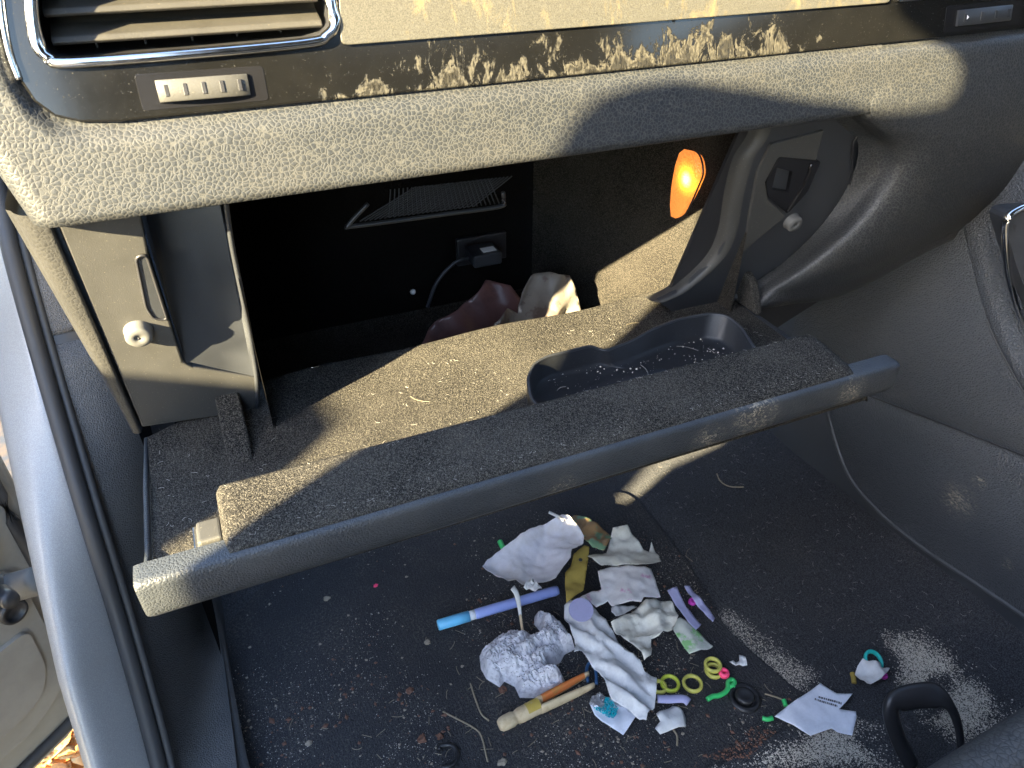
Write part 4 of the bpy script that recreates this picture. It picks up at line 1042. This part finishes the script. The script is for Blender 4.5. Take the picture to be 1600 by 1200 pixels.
sheet('torn_scrap', ze([(1270, 600), (1285, 550), (1310, 520), (1350, 540), (1420, 545), (1430, 570), (1490, 560), (1465, 600), (1430, 640), (1340, 670), (1300, 640)]), .018, .012, M.white, 'torn crumpled white scrap in front of the turquoise ring', 'scrap', 43, 6, .002)

# felt-tip pen
pen = thing('felt_pen', at(770, 950, Z=.011), 'violet blue felt pen with sky blue cap lying under the liner', 'pen')
pA, pB = at(684, 977, Z=.011), at(872, 922, Z=.011); pd_ = (pB - pA) / np.linalg.norm(pB - pA); L_ = np.linalg.norm(pB - pA)
lathe('cap', [(.0001, 0), (.0048, 0), (.0056, .0012), (.0058, .018), (.0056, .034), (.0001, .034)], pA, pd_, M.cap, pen)
lathe('collar', [(.0001, .033), (.0050, .033), (.0050, .041), (.0001, .041)], pA, pd_, M.penwhite, pen)
lathe('barrel', [(.0001, .0405), (.0052, .0405), (.0054, .044), (.0054, L_ - .004), (.0045, L_), (.0001, L_)], pA, pd_, M.penblue, pen)

# grey tissue clump: two crinkled lumps in one mesh
def clump(name, px, zt, mat, label, cat, seed):
    P = np.array([at(x, y, Z=.006) for x, y in px])[:, :2]; out = []
    for i in range(len(P)):
        a, b_ = P[i], P[(i + 1) % len(P)]; k = max(1, int(np.linalg.norm(b_ - a) / .003)); out += [a + (b_ - a) * j / k for j in range(k)]
    out = np.array(out); lo, hi_ = out.min(0), out.max(0); res = .0011
    g = np.array([(x, y) for x in np.arange(lo[0], hi_[0], res) for y in np.arange(lo[1], hi_[1], res)]); g = g[inside(out, g)]; g = g[pdist(out, g) > .0008]
    vo, fo = cdt([tuple(q) for q in out], (), [tuple(q) for q in g])
    d = pdist(out, vo); h = zt * (1 - np.exp(-d / .010))
    c = []
    for q in vo:
        c.append(.010 * abs(noise.noise(Vector((q[0] * 45, q[1] * 55, seed)))) + .0022 * (1 - abs(noise.noise(Vector((q[0] * 210, q[1] * 210, seed))))) ** 3 + .0014 * (1 - abs(noise.noise(Vector((q[0] * 520, q[1] * 480, seed))))) ** 3)
    h = h + np.array(c) * np.clip(d / .004, 0, 1) * 1.6
    return tag(mesh(name, np.column_stack([vo, .004 + h]), fo, mat, None, smooth=True, auto=50), label, cat)
clump('tissue_clump', zd([(45, 320), (90, 265), (150, 210), (230, 160), (350, 155), (440, 170), (500, 190), (520, 130), (470, 70), (475, 10), (500, -20), (560, 0), (620, 35), (690, 80), (730, 130), (760, 180), (795, 265), (710, 310), (680, 370), (640, 400), (590, 400), (620, 440), (680, 455), (715, 510), (718, 570), (640, 620), (500, 650), (360, 645), (320, 560), (240, 520), (205, 565), (100, 500), (55, 420)]), .020, M.tissue, 'crinkled grey lilac tissue clump above the clothes peg', 'tissue', 3)

# wooden dolly peg
pg = thing('clothes_peg', at(855, 1100, Z=.01), 'wooden clothes peg with orange and yellow stains', 'clothes peg')
a, b_ = at(782, 1133, Z=.012), at(925, 1061, Z=.012); d = (b_ - a); Lp = np.linalg.norm(d); d /= Lp
lathe('peg_head', [(.0001, -.002), (.0045, -.0015), (.0062, .0008), (.0068, .005), (.0068, .012), (.0060, .0142), (.0054, .0155), (.0062, .017), (.0070, .020), (.0073, .040), (.0066, .0415), (.0001, .0415)], a, d, M.wood, pg)
sd_ = np.cross([0, 0, 1], d); sd_ /= np.linalg.norm(sd_)
for sg, sc in ((1, 1.0), (-1, .98)):
    rings = []
    for t_ in np.linspace(0, 1, 12):
        c = a + d * (.040 + (Lp * sc - .040) * t_) + sd_ * sg * (.0042 + .0022 * t_)
        w1, h1 = .0034 - .0014 * t_ ** 3, .0062 - .0022 * t_ ** 2
        rings.append([c + sd_ * (w1 * math.cos(q)) + np.array((0, 0, h1 * math.sin(q))) for q in np.linspace(0, 2 * math.pi, 12, endpoint=False)])
    leg = loft('peg_leg', rings, M.wood, pg)
    if sg == 1:
        st_r = [[c_ + (np.array(c_) - np.mean(r_, 0)) * .04 + np.array((0, 0, .0002)) for c_ in r_[0:7]] for r_ in rings[1:11]]
        grid('orange_stain', np.array(st_r), M.orange, leg)
ys_ = [[a + d * s_ + (sd_ * math.cos(q) + np.array((0, 0, 1)) * math.sin(q)) * .0075 for q in np.linspace(.7, 2.4, 8)] for s_ in (.027, .033, .0405)]
grid('yellow_stain', np.array(ys_), M.yelst, pg)
worm('plastic_clip', zd([(893, 530), (882, 440), (895, 392), (920, 378), (945, 400), (958, 470), (960, 545)]), .0016, M.blueclip, 'dark blue bent plastic clip by the tips of the clothes peg', 'clip', z=.010)
gc = thing('glitter_card', at(960, 1115, Z=.006), 'white card corner with turquoise and silver glitter', 'card')
sheet('card_corner', zd([(905, 700), (920, 650), (980, 608), (1020, 640), (1060, 650), (1170, 715), (1280, 780), (1230, 855), (1170, 935), (1080, 885), (1000, 830), (945, 780)]), .012, .004, M.receipt, None, None, 51, 2, .0022, parent=gc)
def glitter(name, px, mat, n, seed):
    r = np.random.default_rng(seed); P = np.array(px); lo, hi_ = P.min(0), P.max(0); v, f = [], []
    while n:
        q = r.uniform(lo, hi_)
        if not inside(px, q[None])[0]: continue
        n -= 1; c = at(*q, Z=.015); c[2] += r.uniform(0, .0018); a_ = r.normal(0, 1, 3); a_ /= np.linalg.norm(a_); b2 = np.cross(a_, r.normal(0, 1, 3)); b2 /= np.linalg.norm(b2); i = len(v); s_ = r.uniform(.0005, .0011)
        v += [c + a_ * s_, c + b2 * s_, c - a_ * s_, c - b2 * s_]; f.append((i, i + 1, i + 2, i + 3))
    return tag(mesh(name, v, f, mat, gc, smooth=False), kind='stuff')
glitter('turquoise_glitter', zd([(930, 720), (1020, 730), (1020, 645), (1060, 665), (1130, 735), (1100, 810), (1030, 800)]), M.teal, 500, 1)
glitter('silver_glitter', zd([(905, 700), (920, 655), (980, 610), (1022, 645), (1025, 735), (940, 725)]), M.silver, 450, 2)
worm('hair_band', [(686, 1172), (688, 1166), (703, 1164), (712, 1172), (714, 1184), (706, 1196), (690, 1200)], .0022, M.black, 'black hair band on the mat near the sill', 'hair band')
worm('dry_stem', [(735, 1068), (742, 1090), (752, 1115), (764, 1126)], .0008, M.straw, 'dry grass stem left of the clothes peg', 'stem', z=.006)
worm('dry_stem', [(692, 1112), (712, 1122), (738, 1136), (752, 1150), (762, 1190)], .0008, M.straw, 'long bent dry stem beside the hair band', 'stem', z=.006)
worm('dry_stem', [(1120, 740), (1126, 752), (1140, 760), (1162, 761)], .0007, M.straw, 'curled pale stem on the bare carpet below the glove box door', 'stem', z=.008)
worm('dry_stem', [(1052, 1140), (1058, 1150), (1058, 1165)], .0009, M.straw, 'short dry stem below the white foam piece', 'stem', z=.006)
worm('dry_stem', [(1195, 1084), (1215, 1090), (1228, 1096)], .0008, M.straw, 'dry stem behind the printed slip', 'stem', z=.007)
# single crumbs one can point to
def chip(px, py, r, mat, label, cat, seed):
    q = np.random.default_rng(seed); c = at(px, py, Z=.006); r *= .72; bm = bmesh.new(); bmesh.ops.create_icosphere(bm, subdivisions=2, radius=r)
    for v_ in bm.verts:
        k = 1 + .75 * noise.noise(Vector(v_.co) * (1.5 / r) + Vector((seed, 0, 0))); v_.co = Vector((v_.co.x * k * q.uniform(.95, 1.05), v_.co.y * k * .8, v_.co.z * k * .5)) + Vector((c[0], c[1], .004 + r * .45))
    me = bpy.data.meshes.new('chip'); bm.to_mesh(me); bm.free()
    o = link('leaf_fragment' if cat == 'leaf' else 'crumb', me, mat); return tag(o, label, cat, group='crumbs and leaf bits on the mat')
for k, (x, y, r) in enumerate([(660, 1155, .006), (785, 1078, .0055), (676, 1110, .0022), (687, 1150, .005), (700, 1135, .0022), (795, 985, .0022), (640, 1078, .0055)]):
    chip(x, y, r, M.rust, 'reddish dry leaf bit lying on the floor mat', 'leaf', k)
for k, (x, y, r) in enumerate([(510, 935, .005), (390, 1010, .0022), (632, 1108, .0022), (785, 1190, .0055), (908, 1132, .0022), (668, 1003, .005), (722, 1040, .0022), (1080, 1027, .0022), (572, 1030, .0022), (482, 1160, .0042), (1067, 1145, .0022), (500, 1005, .0022), (388, 1125, .0022), (635, 900, .0022)]):
    chip(x, y, r, M.crumb, 'pale crumb lying on the floor mat', 'crumb', 30 + k)
chip(587, 914, .0035, M.pink, 'pink crumb on the mat below the glove box door', 'crumb', 60)

# ---- countless small debris (stuff)
def scatter(name, region, n, r0, r1, mat, z, seed, dens=None, flat=.6, soft=0):
    r = np.random.default_rng(seed); P = np.array([at(x, y, Z=0)[:2] for x, y in region]); lo, hi_ = P.min(0), P.max(0); v, f = [], []
    t8 = [(1, 0, 0), (0, 1, 0), (-1, 0, 0), (0, -1, 0), (0, 0, 1), (0, 0, -1)]; ff = [(0, 1, 4), (1, 2, 4), (2, 3, 4), (3, 0, 4), (1, 0, 5), (2, 1, 5), (3, 2, 5), (0, 3, 5)]
    for _ in range(60):
        if n <= 0: break
        Qs = r.uniform(lo, hi_, (6000, 2)); ok = inside(P, Qs)
        if soft: ok &= r.random(6000) < np.minimum(1, pdist(P, Qs) / soft) ** 1.5
        Qs = Qs[ok]
        if dens: Qs = Qs[[r.random() <= dens(q) for q in Qs]]
        for q in Qs[:n]:
            s_ = r0 + (r1 - r0) * r.random() ** 3; i = len(v); zb = z if z else floor_z(*q) + .0006; a_ = r.uniform(0, 6.3); ca, sa = math.cos(a_), math.sin(a_); e = r.uniform(.5, 1.5)
            for x, y, zz1 in t8:
                x *= s_ * e * r.uniform(.7, 1.3); y *= s_ * r.uniform(.7, 1.3)
                v.append((q[0] + ca * x - sa * y, q[1] + sa * x + ca * y, zb + s_ * .4 + zz1 * s_ * flat))
            f += [tuple(i + j for j in t_) for t_ in ff]
        n -= len(Qs)
    return tag(mesh(name, v, f, mat, None, smooth=False), kind='stuff')
mreg = [(352, 1000), (430, 920), (700, 800), (985, 800), (1070, 880), (1130, 985), (1250, 1092), (1380, 1130), (1350, 1230), (330, 1230)]
nz = lambda sc, lo_, sd_: (lambda q: max(0, min(1, (noise.noise(Vector((q[0] * sc, q[1] * sc, sd_))) + .5 - lo_) * 3)) + .06)
def lower(q): return (1 if q[1] < .40 else max(.15, 1 - (q[1] - .40) * 6)) * nz(12, .3, 5)(q)
scatter('mat_crumbs', mreg, 650, .0003, .0017, M.crumb, .0045, 1, lower)
scatter('mat_leaf_dust', mreg, 420, .0005, .0026, M.rust, .0045, 2, lower)
scatter('mat_leaf_scraps', [(380, 1120), (560, 1040), (760, 1080), (900, 1140), (1180, 1120), (1160, 1220), (380, 1220)], 70, .0006, .0030, M.rust, .0045, 12, nz(14, .3, 9))
scatter('mat_grit', mreg, 7000, .0002, .0006, M.sand, .0045, 3, lower)
scatter('carpet_sand', [(1360, 985), (1440, 990), (1530, 1060), (1600, 1120), (1520, 1200), (1440, 1150), (1380, 1075)], 11000, .0003, .0009, M.sand, 0, 4, nz(30, .15, 2), soft=.028)
scatter('carpet_sand_trail', [(1100, 945), (1145, 950), (1290, 1060), (1250, 1115), (1130, 1025)], 4500, .0003, .0007, M.sand, 0, 5, nz(25, .2, 3), soft=.014)
scatter('heel_pad_grit', [(1060, 1220), (1165, 1182), (1300, 1108), (1390, 1140), (1440, 1220)], 6000, .0003, .0009, M.sand, .0078, 6, nz(18, .2, 4), soft=.02)
scatter('heel_pad_leaf_dust', [(1090, 1190), (1165, 1165), (1170, 1140), (1210, 1150), (1160, 1200)], 260, .0004, .0016, M.rust, .0078, 7)

# ---- lint and hairs on the felt (stuff)
def fibres(name, n, place, ln, mat, seed, rad=.00013, curl=.5, parent=None):
    r = np.random.default_rng(seed); v, f = [], []
    for _ in range(n):
        c, nrm = place(r); nrm = np.array(nrm, float); a, b2, nn = basis(nrm); th = r.uniform(0, 6.3); L1 = ln * r.uniform(.4, 1.5) ; k = r.normal(0, curl); m_ = 5
        p = np.array(c) + nn * .0003; pts_ = []
        for i in range(m_):
            pts_.append(p.copy()); dv_ = a * math.cos(th) + b2 * math.sin(th); p = p + dv_ * L1 / m_ + nn * r.normal(0, .00012); th += k
        rg = tube_vf(pts_, rad, 3, up=nn); vv, ff = gridvf(rg, True, len(v)); v.extend(vv); f.extend(ff)
    return tag(mesh(name, v, f, mat, parent), kind='stuff')
def on_floor(r): return (r.uniform(-.07, .40), r.uniform(.345, .485), FZ + .0005), (0, 0, 1)
def on_lip(r):
    y = r.uniform(.296, .339); k = (y - .296) / .043
    return (r.uniform(-.03, .38), y, FZ + (LT - FZ) * (.865 + .13 * k)), (0, -.13, 1)
fibres('floor_lint', 240, on_floor, .004, M.lint, 1, parent=gd)
fibres('lip_lint', 700, on_lip, .0022, M.lint, 2, .0001, parent=gd)
fibres('floor_hair', 10, on_floor, .020, M.straw, 3, .00018, .25, parent=gd)
fibres('carpet_lint', 260, lambda r: ((lambda x, y: (x, y, floor_z(x, y) + .0012))(r.uniform(.42, .63), r.uniform(.2, .6)), (0, 0, 1)), .006, M.lint, 4, .00015)
fibres('straw_bits', 130, lambda r: ((r.uniform(-.05, .42), r.uniform(.24, .46), .0056), (0, 0, 1)), .010, M.straw, 8, .00032, .15)
# fallen leaves on the ground outside
lf = []
r = np.random.default_rng(9)
LM = [paper_mat('dry_leaf_orange', (.40, .17, .04), (.25, .1, .03), .6, 60), paper_mat('dry_leaf_tan', (.42, .28, .12), (.3, .18, .08), .6, 60)]
for k in range(36):
    c = at(r.uniform(95, 160), r.uniform(1110, 1215), Z=-.415); c[:2] += r.normal(0, .02, 2); R = r.uniform(.018, .032); a0 = r.uniform(0, 6.3); tl = r.normal(0, .3, 2)
    pts_ = []
    for i in range(14):
        a_ = i / 14 * 2 * math.pi; rr = R * (.55 + .45 * abs(math.cos(a_ * 1.5))) ; x, y = rr * math.cos(a_ + a0), rr * math.sin(a_ + a0) * .8; pts_.append((c[0] + x, c[1] + y, c[2] + .012 * r.random() + tl[0] * x + tl[1] * y + .01))
    o = mesh('fallen_leaf', [(c[0], c[1], c[2] + .012)] + pts_, [(0, 1 + i, 1 + (i + 1) % 14) for i in range(14)], LM[k % 2], None, smooth=False)
    tag(o, ['dry orange leaf on the ground below the open door', 'dry tan leaf on the ground below the open door'][k % 2], 'leaf', ['orange leaves on the ground', 'tan leaves on the ground'][k % 2])
# dust and crumbs lying in the bin of the glove box door
def in_bin(r): return (r.uniform(.20, .37), r.uniform(.362, .405), FZ + .0066), (0, 0, 1)
fibres('bin_hair', 5, in_bin, .016, M.lint, 12, .00018, .35, parent=gd)
r = np.random.default_rng(21); v, f = [], []
for _ in range(260):
    c, _n = in_bin(r); s_ = .0002 + .0007 * r.random() ** 3; i = len(v)
    for x, y, z in [(1, 0, 0), (0, 1, 0), (-1, 0, 0), (0, -1, 0), (0, 0, 1)]: v.append((c[0] + x * s_ * r.uniform(.6, 1.4), c[1] + y * s_ * r.uniform(.6, 1.4), c[2] + z * s_))
    f += [(i, i + 1, i + 4), (i + 1, i + 2, i + 4), (i + 2, i + 3, i + 4), (i + 3, i, i + 4)]
tag(mesh('bin_crumbs', v, f, M.sand, gd, smooth=False), kind='stuff')
